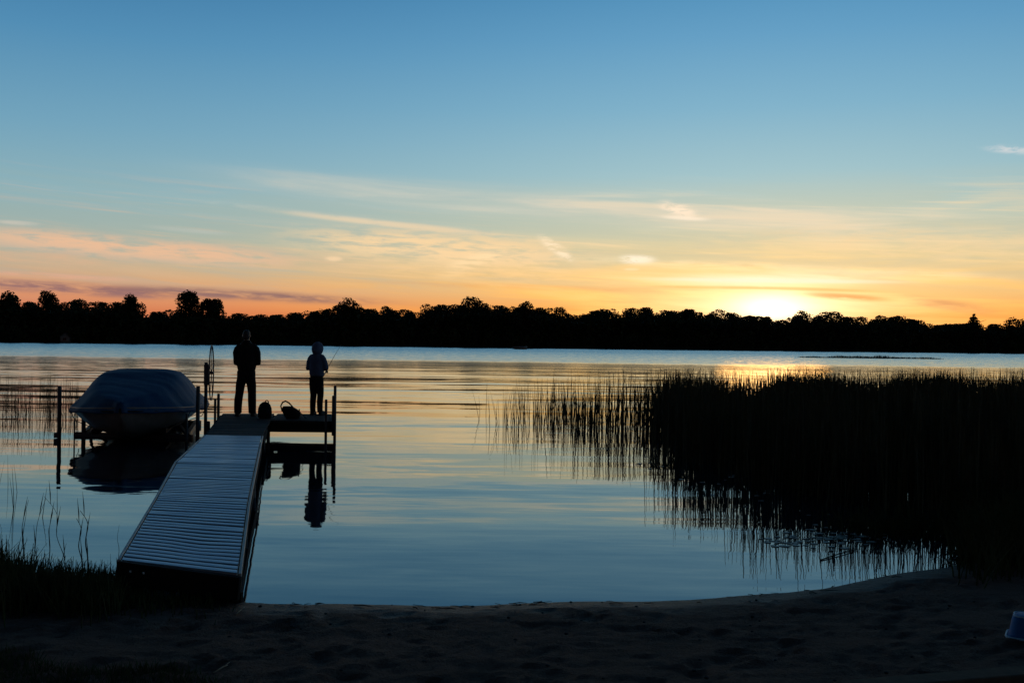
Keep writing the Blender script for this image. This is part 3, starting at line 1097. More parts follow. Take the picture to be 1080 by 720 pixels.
stalk('reed_stalk', (86, 612), [(86, 590), (84, 570), (82, 556), (84, 545)], 8.1, 0.006, 'upright leafy stalk nearest the dock in the left grass, left one of a close pair')
stalk('reed_stalk', (92, 610), [(93, 590), (94, 566), (92, 550), (88, 537)], 8.2, 0.007, 'upright leafy stalk in the left grass, right one of a close pair')
stalk('reed_stalk', (72, 612), [(68, 588), (62, 560), (60, 540), (50, 522)], 8.4, 0.004, 'thin stalk bent over to the left, rising from the grass left of the close pair')
stalk('reed_stalk', (22, 606), [(22, 580), (20, 558), (21, 530)], 8.4, 0.005, 'dark straight stalk in the grass at the left edge')
stalk('reed_stalk', (34, 604), [(32, 580), (36, 550), (40, 528)], 8.6, 0.004, 'thin stalk leaning right above the grass at the left edge')
stalk('reed_stalk', (48, 606), [(52, 580), (52, 555), (47, 543)], 8.3, 0.005, 'stalk with a drooping tip midway along the left grass', True)
stalk('reed_stalk', (122, 598), [(126, 580), (124, 566), (119, 556)], 8.9, 0.003, 'short faint stalk in the water beside the near end of the dock', False)

# ------------------------------------------------------------------ the dock
ZD = 0.42


def P(px, py, z):
    return at(px, py, z)


dock = empty('dock', (P(190, 597, 0.27).x, P(190, 597, 0.27).y, 0))
DO = Vector(dock.location)
st = [  # left pixel, right pixel, heights
    ((125, 590), (253, 605), 0.285, 0.225),
    ((164, 525), (263, 529), 0.375, 0.36),
    ((185, 487), (271, 489), 0.42, 0.42),
    ((216, 458.5), (277, 459.5), 0.42, 0.42),
]
S = [(P(*a, za), P(*b_, zb)) for a, b_, za, zb in st]
for l, r_ in S:
    print('STATION', [round(q, 2) for q in l], [round(q, 2) for q in r_], round((r_ - l).length, 2))


def deck_panel(a, b_, boards, gap, th, mat, seed, slats=True, sag=0.0):
    """one dock section: cross boards between two rails; returns the panel object"""
    (l0, r0), (l1, r1) = a, b_
    rg = np.random.default_rng(seed)
    mb = MB()
    for k in range(boards):
        t0 = (k + gap / 2) / boards
        t1 = (k + 1 - gap / 2) / boards
        dz = rg.normal(0, 0.0015)
        tl = rg.normal(0, 0.003)
        NS = 8
        rings = []
        for q in range(NS + 1):
            u = 0.025 + 0.95 * q / NS
            sg = -sag * math.exp(-((u - 0.62) / 0.2) ** 2) * math.exp(-(((t0 + t1) / 2 - 0.28) / 0.16) ** 2)
            A = (l0.lerp(r0, u)).lerp(l1.lerp(r1, u), t0) - DO + Vector((0, 0, dz + tl * (u - 0.5) + sg))
            B = (l0.lerp(r0, u)).lerp(l1.lerp(r1, u), t1) - DO + Vector((0, 0, dz + tl * (u - 0.5) + sg))
            dn = Vector((0, 0, -th))
            e = (B - A) * 0.06
            dn2 = Vector((0, 0, -0.006))
            rings.append([A + dn, A + dn2, A + e, A.lerp(B, .5) + Vector((0, 0, 0.001)), B - e, B + dn2, B + dn])
        mb.loft(rings)
    return obj('deck_panel', mb, mat, dock)


def rail(a, b_, w, h, mat, name='side_rail', dz=0.0):
    mb = MB()
    A, B = a - DO, b_ - DO
    mb.beam(A + Vector((0, 0, -h / 2 + dz)), B + Vector((0, 0, -h / 2 + dz)), w, h)
    return obj(name, mb, mat, dock, bevel=0.004)


deck_panel(S[0], S[1], 22, 0.27, 0.03, M_alu, 1, sag=0.014)
deck_panel(S[1], S[2], 26, 0.22, 0.03, M_alu, 2)
deck_panel(S[2], S[3], 30, 0.05, 0.03, M_alu, 3)
for i in range(3):
    for side in (0, 1):
        rail(S[i][side], S[i + 1][side], 0.022, 0.03, M_alu_trim, dz=0.004)
# heavy side stringers and the dark end board
for i in range(3):
    for side in (0, 1):
        off_ = (S[i][1] - S[i][0]).normalized() * (0.03 if side == 0 else -0.03)
        a, b_ = S[i][side] + off_ + Vector((0, 0, -0.10)), S[i + 1][side] + off_ + Vector((0, 0, -0.10))
        rail(a, b_, 0.045, 0.16, M_dark, 'stringer')
d0 = (S[0][0] - S[1][0]).normalized() * 0.03
eb = MB()
eb.beam(S[0][0] + d0 - DO + Vector((0, 0, -0.085)), S[0][1] + d0 - DO + Vector((0, 0, -0.10)), 0.045, 0.17)
end = obj('end_board', eb, M_dark, dock, bevel=0.005)
for u in (0.11, 0.22):
    q = S[0][0].lerp(S[0][1], u) + d0 * 2.0 - DO + Vector((0, -0.004, -0.06))
    obj('bolt', MB().ell(q, (0.009, 0.009, 0.009), 10, 6), M_bolt, end, True)
# skirt board closing the right half of the end, down to the sand
sk = MB()
a = S[0][0].lerp(S[0][1], 0.50) - DO
b_ = S[0][1] - DO
sk.beam(a + Vector((0, 0.06, -0.27)), b_ + Vector((0, 0.06, -0.26)), 0.04, 0.22)
obj('skirt_board', sk, M_dark, dock)
for k, (i, t, side) in enumerate([(0, 0.03, 0), (0, 0.03, 1), (1, 0.0, 0), (1, 0.0, 1), (2, 0.0, 0), (2, 0.0, 1)]):
    p = S[i][side].lerp(S[min(i + 1, 3)][side], t) - DO
    ins = (S[i][1] - S[i][0]).normalized() * (0.06 if side == 0 else -0.04)
    gz = float(ground_z(p.x + DO.x, p.y + DO.y))
    obj('leg', MB().tube([p + ins + Vector((0, 0, -0.05)), Vector((p.x + ins.x, p.y + ins.y, gz - 0.15))], 0.028, 10), M_steel, dock, True)

# the T-head platform at the far end
PL0, PR0 = S[3]
back_l = atY(229, 437, 20.75)
fy = 19.05                                                    # front edge of the right arm
xr = atY(353, 443, fy).x
pv = [Vector((PL0.x, PL0.y, ZD)), Vector((PR0.x, PR0.y, ZD)), Vector((atY(281.5, 443, fy).x, fy - 0.02, ZD)), Vector((xr, fy + 0.0, ZD)),
      Vector((xr * 20.85 / fy - 0.01, 20.85, ZD)), Vector((-6.02, 20.7, ZD))]
print('PLATFORM', [tuple(round(q, 2) for q in v) for v in pv])
aa = [(pv[0] + Vector((0, 0.02, 0)), pv[1] + Vector((0, 0.02, 0))), (pv[5], Vector((pv[2].x - 0.25, 20.8, ZD)))]
deck_panel(aa[0], aa[1], 34, 0.06, 0.035, M_wood, 4)
aa = [(Vector((pv[2].x + 0.02, fy, ZD)), Vector((pv[3].x, fy, ZD))), (Vector((pv[2].x - 0.23, 20.8, ZD)), Vector((pv[4].x, 20.85, ZD)))]
deck_panel(aa[0], aa[1], 13, 0.06, 0.035, M_wood, 5)
pf = MB()
z_ = ZD - 0.038 - 0.09
for a, b_ in ((pv[2], pv[3]), (pv[3], pv[4]), (pv[4], pv[5]), (pv[5], pv[0]), (pv[1], pv[2])):
    A = Vector((a.x, a.y, z_)) - DO
    B = Vector((b_.x, b_.y, z_)) - DO
    pf.beam(A, B, 0.05, 0.18)
obj('platform_frame', pf, M_dark, dock)


def post(px, py_top, Yd, r, name='post', z_bot=-1.2, mat=None):
    p = atY(px, py_top, Yd)
    q = Vector((p.x, Yd, 0)) - DO
    return obj(name, MB().tube([(q.x, q.y, z_bot), (q.x, q.y, p.z - 0.02), (q.x, q.y, p.z)], [r, r, r * 0.8], 10), mat or M_steel, dock, True)


post(353.5, 407, fy - 0.04, 0.028)
post(352.5, 417, fy - 0.085, 0.042, 'post_sleeve', 0.15)
post(344, 421, fy - 0.06, 0.026)
post(278.5, 452, fy - 0.05, 0.035)
post(283, 452, fy + 0.2, 0.035)
post(230.5, 415, 20.74, 0.03)
post(227, 421, 20.55, 0.026)
post(219, 444, 19.2, 0.05)

# ------------------------------------------------------------------ boat lift and boat
AX = R(13.0)                                                  # the boat lies alongside, bow to the beach
boat_c = atY(148, 440, 20.6)
bc = Vector((boat_c.x, 20.6, 0))
lift = empty('boat_lift', (bc.x, bc.y, 0), AX)
Mi = Matrix.Rotation(-AX, 3, 'Z')


def L(px, py, Yd):
    p = atY(px, py, Yd)
    return Mi @ (p - bc)


def lift_bar(name, a, b_, w, h, mat=None):
    return obj(name, MB().beam(a, b_, w, h), mat or M_steel, lift, bevel=0.006)


fl, fr = L(80, 464.5, 19.9), L(203, 465, 19.6)
bl, br = L(97, 452, 22.3), L(212, 453, 22.6)
for q in (fl, fr, bl, br):
    q.z = 0.05
fl.z = fr.z = 0.015
lift_bar('cross_beam', fl, fr, 0.10, 0.12)
lift_bar('cross_beam', bl, br, 0.09, 0.12)
lift_bar('side_beam', fr + Vector((-0.10, 0, 0.03)), br + Vector((-0.1, 0, 0.02)), 0.09, 0.12)
lift_bar('side_beam', fl + Vector((0.16, 0, 0.03)), bl + Vector((0.1, 0, 0.02)), 0.08, 0.10)
for q in (-0.62, 0.62):
    lift_bar('bunk', Vector((q, -1.55, 0.17)), Vector((q, 1.9, 0.17)), 0.10, 0.10, M_dark)


def lift_post(px, py, Yd, r, zb=-1.4, name='post'):
    p = L(px, py, Yd)
    return obj(name, MB().tube([(p.x, p.y, zb), (p.x, p.y, p.z)], r, 10), M_steel, lift, True)


lift_post(88.5, 419, 19.9, 0.042)
lift_post(209, 407, 19.5, 0.038)
main = lift_post(217.5, 382, 20.3, 0.034)
lift_post(197, 436, 18.95, 0.025)
lift_post(78.5, 443, 18.7, 0.014, -0.1, 'marker_rod')
# diagonal braces under the hull
lift_bar('brace', fl + Vector((0.25, 0.05, 0.02)), Vector((-0.62, -1.3, 0.30)), 0.05, 0.05)
lift_bar('brace', fr + Vector((-0.1, 0.03, 0.05)), br + Vector((-0.5, -0.6, 0.12)), 0.06, 0.06)
# winch box and the big hand wheel seen nearly edge on
p = L(218, 395, 20.25)
obj('winch_box', MB().box(p, (0.10, 0.16, 0.42)), M_steel, lift, bevel=0.01)
wc = L(223, 393, 20.3)
RW = 0.555
ring = MB()
pts = [wc + Vector((0, RW * math.cos(a), RW * math.sin(a))) for a in np.linspace(0, 2 * math.pi, 41)]
wrot = Matrix.Rotation(R(-0.5), 3, 'Z')
pts = [wc + wrot @ (p - wc) for p in pts]
ring.tube(pts, 0.013, 8)
whl = obj('winch_wheel', ring, M_steel, lift, True)
sp_ = MB()
for k in range(5):
    a = k * 2 * math.pi / 5 + 0.3
    sp_.tube([wc, wc + wrot @ Vector((0, RW * math.cos(a), RW * math.sin(a)))], 0.006, 6)
obj('spokes', sp_, M_steel, whl, True)
obj('axle', MB().tube([wc + Vector((-0.14, 0, 0)), wc + Vector((0.04, 0, 0))], 0.03, 10), M_steel, whl, True)
tag(lift, 'metal boat lift with tall post and large hand wheel beside the dock', 'boat lift')

boat = empty('motorboat', (bc.x, bc.y, 0), AX)
# stations along the boat: y (bow negative), half beam, keel z, chine z, gunwale z
ST = [(-2.60, 0.05, 0.50, 0.58, 0.70), (-2.30, 0.46, 0.20, 0.42, 0.68), (-1.8, 0.86, 0.04, 0.26, 0.65), (-1.1, 1.13, -0.02, 0.19, 0.62),
      (-0.2, 1.24, -0.03, 0.17, 0.60), (0.8, 1.24, -0.03, 0.17, 0.59), (1.8, 1.20, -0.02, 0.18, 0.58), (2.6, 1.12, 0.0, 0.19, 0.58)]


def interp_st(y):
    ys = [s[0] for s in ST]
    return [float(np.interp(y, ys, [s[i] for s in ST])) for i in range(1, 5)]


rings = []
for y in np.linspace(-2.6, 2.6, 40):
    hb_, kz, cz, gz_ = interp_st(y)
    kz, cz, gz_ = kz + 0.0, cz, gz_
    half = [(0.0, kz), (hb_ * 0.26, kz + (cz - kz) * 0.36), (hb_ * 0.62, cz), (hb_ * 0.66, cz + 0.03), (hb_ * 0.87, cz + (gz_ - cz) * 0.55), (hb_, gz_ - 0.03), (hb_ + 0.02, gz_), (hb_ * 0.9, gz_ + 0.01)]
    prof = [(-x, z) for x, z in reversed(half)] + half[1:]
    rings.append([Vector((x, y, z)) for x, z in prof])
hm = MB().loft(rings, cap=True, closed=True)
hull = obj('hull', hm, M_hull, boat, True)
rub = MB()
for s in (-1, 1):
    pts = []
    for y in np.linspace(-2.58, 2.6, 30):
        hb_, kz, cz, gz_ = interp_st(y)
        pts.append((s * (hb_ + 0.018), y, gz_ - 0.07))
    rub.tube(pts, 0.016, 6)
obj('rub_rail', rub, M_rubber, hull, True)
# canvas cover: over bow, windscreen frame and cockpit
def cover_top(y):
    return float(np.interp(y, [-2.7, -2.3, -1.5, -0.7, -0.25, 0.25, 0.9, 1.5, 2.2, 2.72], [0.78, 0.87, 1.02, 1.17, 1.28, 1.33, 1.30, 1.12, 0.99, 0.90]))


def cover_rings(y0, y1, n, pad):
    rs = []
    rg = np.random.default_rng(5)
    for y in np.linspace(y0, y1, n):
        hb_, kz, cz, gz_ = interp_st(max(-2.6, min(2.6, y)))
        hb_ = hb_ + pad
        if y < -2.45:
            hb_ = max(0.10, hb_ * 0.9)
        tz = cover_top(y)
        lo = gz_ - 0.10 + 0.010 * math.sin(y * 6.0)
        prof = []
        for a in np.linspace(0, math.pi, 29):
            cx_ = math.cos(a)
            sx_ = math.sin(a)
            # flat top over the windscreen frame, sloping shoulders, skirt hanging below the rail
            w_ = abs(a / math.pi - 0.5) * 2                       # 0 at the middle, 1 at the skirt
            sh_ = max(0.0, min(1.0, (tz - 0.9) / 0.4))
            kx = float(np.interp(w_, [0, 0.30, 0.48, 0.62, 0.78, 0.92, 1.0], [0, 0.36, 0.58 - 0.02 * sh_, 0.71 - 0.03 * sh_, 0.85 - 0.02 * sh_, 0.985, 1.0]))
            kz2 = float(np.interp(w_, [0, 0.30, 0.48, 0.62, 0.78, 0.92, 1.0], [1.0, 0.985, 0.93, 0.76, 0.42, 0.14, 0.0]))
            px2 = math.copysign(kx, cx_) * hb_
            zz2 = lo + (tz - lo) * kz2
            wr = 0.004 * math.sin(y * 9 + cx_ * 5) * sx_ + 0.004 * math.sin(y * 17 + cx_ * 11)
            prof.append(Vector((px2 + wr * 0.3, y, zz2 + wr)))
        rs.append(prof)
    return rs


def open_shell(rings_, name, mat, th=0.012):
    mb = MB().loft(rings_, cap=False, closed=False)
    o = obj(name, mb, mat, boat, True)
    s = o.modifiers.new('solid', 'SOLIDIFY')
    s.thickness = th
    s.offset = 1
    return o


cr_ = cover_rings(-2.66, 2.68, 60, 0.045)
tip = [Vector((p.x * 0.3, p.y - 0.04, 0.60 + (p.z - 0.60) * 0.45)) for p in cr_[0]]
back = [Vector((p.x * 0.97, p.y + 0.05, 0.50 + (p.z - 0.50) * 0.5)) for p in cr_[-1]]
open_shell([tip] + cr_[:47], 'canvas_cover', M_cover)
open_shell(cr_[46:] + [back], 'stern_cover', M_cover2)
# outdrive at the stern
od = MB()
od.loft([[Vector((x * w, 2.62 + y * d, z)) for x, y in ((-1, 0), (1, 0), (0.6, 1), (-0.6, 1))] for z, w, d in ((0.50, 0.15, 0.34), (0.25, 0.14, 0.42), (0.02, 0.07, 0.36), (-0.12, 0.05, 0.30))])
drv = obj('outdrive', od, M_rubber, boat)
pr = MB()
for k in range(3):
    a = k * 2.094
    c_ = Vector((0, 3.02, -0.02))
    d_ = Vector((math.cos(a), 0, math.sin(a)))
    e_ = Vector((-math.sin(a), 0.5, math.cos(a))) * 0.05
    pr.add([c_ - e_ * 0.5, c_ + e_ * 0.5, c_ + d_ * 0.15 + e_, c_ + d_ * 0.15 - e_,
            c_ - e_ * 0.5 + Vector((0, .012, 0)), c_ + e_ * 0.5 + Vector((0, .012, 0)), c_ + d_ * 0.15 + e_ + Vector((0, .012, 0)), c_ + d_ * 0.15 - e_ + Vector((0, .012, 0))],
           [(0, 1, 2, 3), (7, 6, 5, 4), (0, 4, 5, 1), (1, 5, 6, 2), (2, 6, 7, 3), (3, 7, 4, 0)])
pr.tube([(0, 2.95, -0.02), (0, 3.1, -0.02)], 0.035, 8)
obj('propeller', pr, M_steel, drv)
# tie-down straps of the cover hanging to the hull
for y in (-1.3, 0.2, 1.7):
    for s in (-1, 1):
        hb_, kz, cz, gz_ = interp_st(y)
        obj('strap', MB().tube([(s * (hb_ + 0.05), y, gz_ - 0.08), (s * (hb_ * 0.97), y + 0.03, gz_ - 0.26), (s * hb_ * 0.66, y, cz + 0.02)], 0.008, 6), M_rubber, boat, True)
tag(boat, 'motorboat under a dark blue canvas cover raised on the lift', 'motorboat')

# lone guide post left of the boat
gp = atY(63, 407, 19.4)
lone = empty('guide_post', (gp.x, 19.4, 0))
obj('pole', MB().tube([(0, 0, -1.5), (0, 0, gp.z - 0.02), (0, 0, gp.z)], [0.038, 0.038, 0.034], 12), M_steel, lone, True)
obj('clamp', MB().box((-0.02, -0.03, 0.06), (0.11, 0.10, 0.10)), M_steel, lone, bevel=0.01)
tag(lone, 'lone dark post standing in the water left of the covered boat', 'post')

# ------------------------------------------------------------------ people
def frame_tube(mb, pts, rads, n=14):
    """limb whose ellipse axes stay aligned with x (width) and y (depth)"""
    pts = [Vector(p) for p in pts]
    rings = []
    for i, p in enumerate(pts):
        t = (pts[min(i + 1, len(pts) - 1)] - pts[max(i - 1, 0)]).normalized()
        x = Vector((1, 0, 0))
        x = (x - t * x.dot(t))
        if x.length < 0.2:
            x = Vector((0, 0, 1)) - t * t.z
        x.normalize()
        y = t.cross(x)
        rx, ry = rads[i] if hasattr(rads[i], '__len__') else (rads[i], rads[i])
        rings.append([p + x * rx * math.cos(a) + y * ry * math.sin(a) for a in np.linspace(0, 2 * math.pi, n, endpoint=False)])
    mb.loft(rings)
    return mb


def hand(mb, wrist, dirv_, side, s=1.0):
    """palm, four bent fingers of different lengths and a thumb, closing on a rod held across the palm"""
    w = Vector(wrist)
    d = Vector(dirv_).normalized()
    across = Vector((0, 0, 1))
    across = (across - d * across.dot(d)).normalized()          # finger roots run up and down: thumb on top
    nrm_ = d.cross(across) * side                               # palm faces inwards
    palm_c = w + d * 0.045 * s
    q = Matrix((d, across, nrm_)).transposed()
    mb.ell(palm_c, (0.052 * s, 0.042 * s, 0.017 * s), 12, 8, q)
    for k, ln in enumerate((0.068, 0.078, 0.072, 0.056)):
        o_ = (0.030 - 0.0205 * k) * s
        r0 = w + d * 0.082 * s + across * o_
        ln *= s
        p1 = r0 + d * ln * 0.38 + nrm_ * ln * 0.10
        p2 = p1 + d * ln * 0.12 + nrm_ * ln * 0.36
        p3 = p2 - d * ln * 0.20 + nrm_ * ln * 0.20
        mb.tube([r0 - d * 0.02 * s, r0, p1, p2, p3], [0.0085 * s, 0.0085 * s, 0.008 * s, 0.0075 * s, 0.006 * s], 8)
    t0 = w + d * 0.03 * s + across * 0.034 * s
    mb.tube([t0, t0 + d * 0.026 * s + across * 0.018 * s + nrm_ * 0.012 * s, t0 + d * 0.052 * s + across * 0.012 * s + nrm_ * 0.03 * s], [0.011 * s, 0.0095 * s, 0.0075 * s], 8)


def head(mb, c, s, yaw=0.0):
    q = Matrix.Rotation(yaw, 3, 'Z')
    c = Vector(c)

    def o(x, y, z):
        return c + q @ (Vector((x, y, z)) * s)
    mb.ell(o(0, -0.008, 0.025), (0.074 * s, 0.094 * s, 0.092 * s), 18, 12, q)
    mb.ell(o(0, 0.028, -0.045), (0.056 * s, 0.062 * s, 0.068 * s), 16, 10, q)
    mb.ell(o(0, 0.078, -0.092), (0.026 * s, 0.018 * s, 0.016 * s), 10, 6, q)
    mb.tube([o(0, 0.082, 0.018), o(0, 0.102, -0.018), o(0, 0.090, -0.028)], [0.008 * s, 0.014 * s, 0.013 * s], 8)
    mb.ell(o(0, 0.086, -0.058), (0.024 * s, 0.010 * s, 0.006 * s), 10, 6, q)
    mb.ell(o(0, 0.084, -0.068), (0.021 * s, 0.010 * s, 0.006 * s), 10, 6, q)
    for sd in (-1, 1):
        mb.ell(o(sd * 0.030, 0.078, 0.040), (0.024 * s, 0.012 * s, 0.007 * s), 10, 6, q)
        mb.ell(o(sd * 0.078, -0.005, -0.006), (0.009 * s, 0.020 * s, 0.032 * s), 10, 6, q)
        mb.ell(o(sd * 0.036, 0.070, -0.018), (0.026 * s, 0.018 * s, 0.020 * s), 10, 6, q)
    return o


def eyes(parent, o, s):
    for sd in (-1, 1):
        obj('eye', MB().ell(o(sd * 0.030, 0.078, 0.018), (0.012 * s, 0.010 * s, 0.009 * s), 12, 8), M_eye, parent, True)


def make_adult(loc, rz):
    root = empty('person', loc, rz)
    feet = {-1: (-0.165, 0.0), 1: (0.125, 0.02)}
    hip = {-1: (-0.095, -0.0), 1: (0.085, 0.0)}
    sh = {-1: Vector((-0.185, 0.0, 1.40)), 1: Vector((0.185, 0.0, 1.40))}
    elb = {-1: Vector((-0.205, 0.0, 1.10)), 1: Vector((0.22, 0.03, 1.10))}
    wri = {-1: Vector((-0.12, 0.27, 1.10)), 1: Vector((0.10, 0.30, 1.16))}
    b = MB()
    for s in (-1, 1):
        fx, fy_ = feet[s]
        hx, hy = hip[s]
        frame_tube(b, [(hx, 0, 0.90), ((hx * 0.6 + fx * 0.4), 0.01, 0.66), ((hx + fx * 2) / 3 * 1.0, 0.02, 0.48), (fx * 0.97, -0.02, 0.33), (fx, -0.01, 0.10)], [(0.085, 0.095), (0.078, 0.085), (0.056, 0.06), (0.056, 0.062), (0.038, 0.042)])
        b.ell((fx + s * 0.012, fy_ + 0.055, 0.045), (0.042, 0.125, 0.042), 14, 8)
        frame_tube(b, [sh[s], sh[s].lerp(elb[s], 0.5), elb[s], elb[s].lerp(wri[s], 0.4), wri[s]], [0.055, 0.048, 0.038, 0.040, 0.026])
        d = (wri[s] - elb[s]).normalized()
        hand(b, wri[s], d + Vector((0, 0.25, 0.05)), -s)
    frame_tube(b, [(0, 0, 0.84), (0, 0, 0.94), (0, 0.0, 1.08), (0, 0.01, 1.24), (0, 0.0, 1.38), (0, -0.01, 1.46), (0, -0.01, 1.50)], [(0.15, 0.10), (0.165, 0.11), (0.15, 0.105), (0.165, 0.115), (0.185, 0.11), (0.14, 0.08), (0.06, 0.06)])
    frame_tube(b, [(0, -0.01, 1.46), (0, 0.0, 1.58)], [(0.056, 0.06), (0.054, 0.058)])
    o = head(b, (-0.01, 0.01, 1.645), 1.02)
    body = remesh('body', b, 0.0095, M_skin, root, 3)
    eyes(root, o, 1.02)
    # grey hair, short
    hr_ = MB()
    hr_.ell(o(0, -0.016, 0.034), (0.080, 0.096, 0.094), 20, 12)
    hr_.ell(o(0, -0.045, -0.01), (0.074, 0.062, 0.075), 16, 10)
    remesh('hair', hr_, 0.011, M_hair, root, 3)
    # padded jacket
    j = MB()
    frame_tube(j, [(0, 0, 0.93), (0, 0, 1.0), (0, 0.005, 1.12), (0, 0.01, 1.26), (0, 0.0, 1.38), (0, -0.012, 1.45), (0, -0.015, 1.515), (0, -0.012, 1.555)],
               [(0.172, 0.135), (0.192, 0.145), (0.198, 0.15), (0.208, 0.155), (0.218, 0.14), (0.175, 0.11), (0.092, 0.095), (0.086, 0.088)], 22)
    for s in (-1, 1):
        frame_tube(j, [sh[s] + Vector((-s * 0.12, 0, 0.055)), sh[s] + Vector((-s * 0.05, 0, 0.025)), sh[s] + Vector((-s * 0.005, 0, -0.03)), sh[s] + Vector((s * 0.018, 0, -0.10)), sh[s].lerp(elb[s], 0.65), elb[s], elb[s].lerp(wri[s], 0.45), elb[s].lerp(wri[s], 0.93)], [0.05, 0.072, 0.082, 0.082, 0.076, 0.068, 0.060, 0.046])
        j.ell(elb[s], (0.066, 0.066, 0.062), 12, 8)
    j.ell((0, -0.07, 1.50), (0.10, 0.06, 0.065), 14, 8)            # collapsed hood behind the neck
    remesh('jacket', j, 0.012, M_jacket, root, 4)
    t = MB()
    frame_tube(t, [(0, 0, 0.84), (0, 0, 0.90), (0, 0, 1.0)], [(0.155, 0.125), (0.178, 0.132), (0.175, 0.125)], 20)
    for s in (-1, 1):
        fx, fy_ = feet[s]
        hx, hy = hip[s]
        frame_tube(t, [(hx, 0, 0.92), (hx * 0.98, 0.0, 0.78), ((hx * 0.6 + fx * 0.4), 0.01, 0.64), ((hx + fx * 2) / 3, 0.02, 0.48), (fx * 0.96, -0.01, 0.32), (fx, -0.01, 0.16), (fx, 0.0, 0.06)], [(0.098, 0.12), (0.10, 0.118), (0.096, 0.105), (0.085, 0.09), (0.085, 0.092), (0.080, 0.088), (0.078, 0.088)])
    remesh('trousers', t, 0.012, M_trouser, root, 4)
    for s in (-1, 1):
        fx, fy_ = feet[s]
        m_ = MB()
        m_.ell((fx + s * 0.016, fy_ + 0.06, 0.048), (0.052, 0.145, 0.046), 16, 10)
        m_.ell((fx + s * 0.004, fy_ - 0.035, 0.066), (0.046, 0.058, 0.058), 14, 8)
        m_.box((fx + s * 0.014, fy_ + 0.045, 0.012), (0.085, 0.25, 0.024))
        remesh('shoe', m_, 0.010, M_shoe, root, 3)
    return root, wri


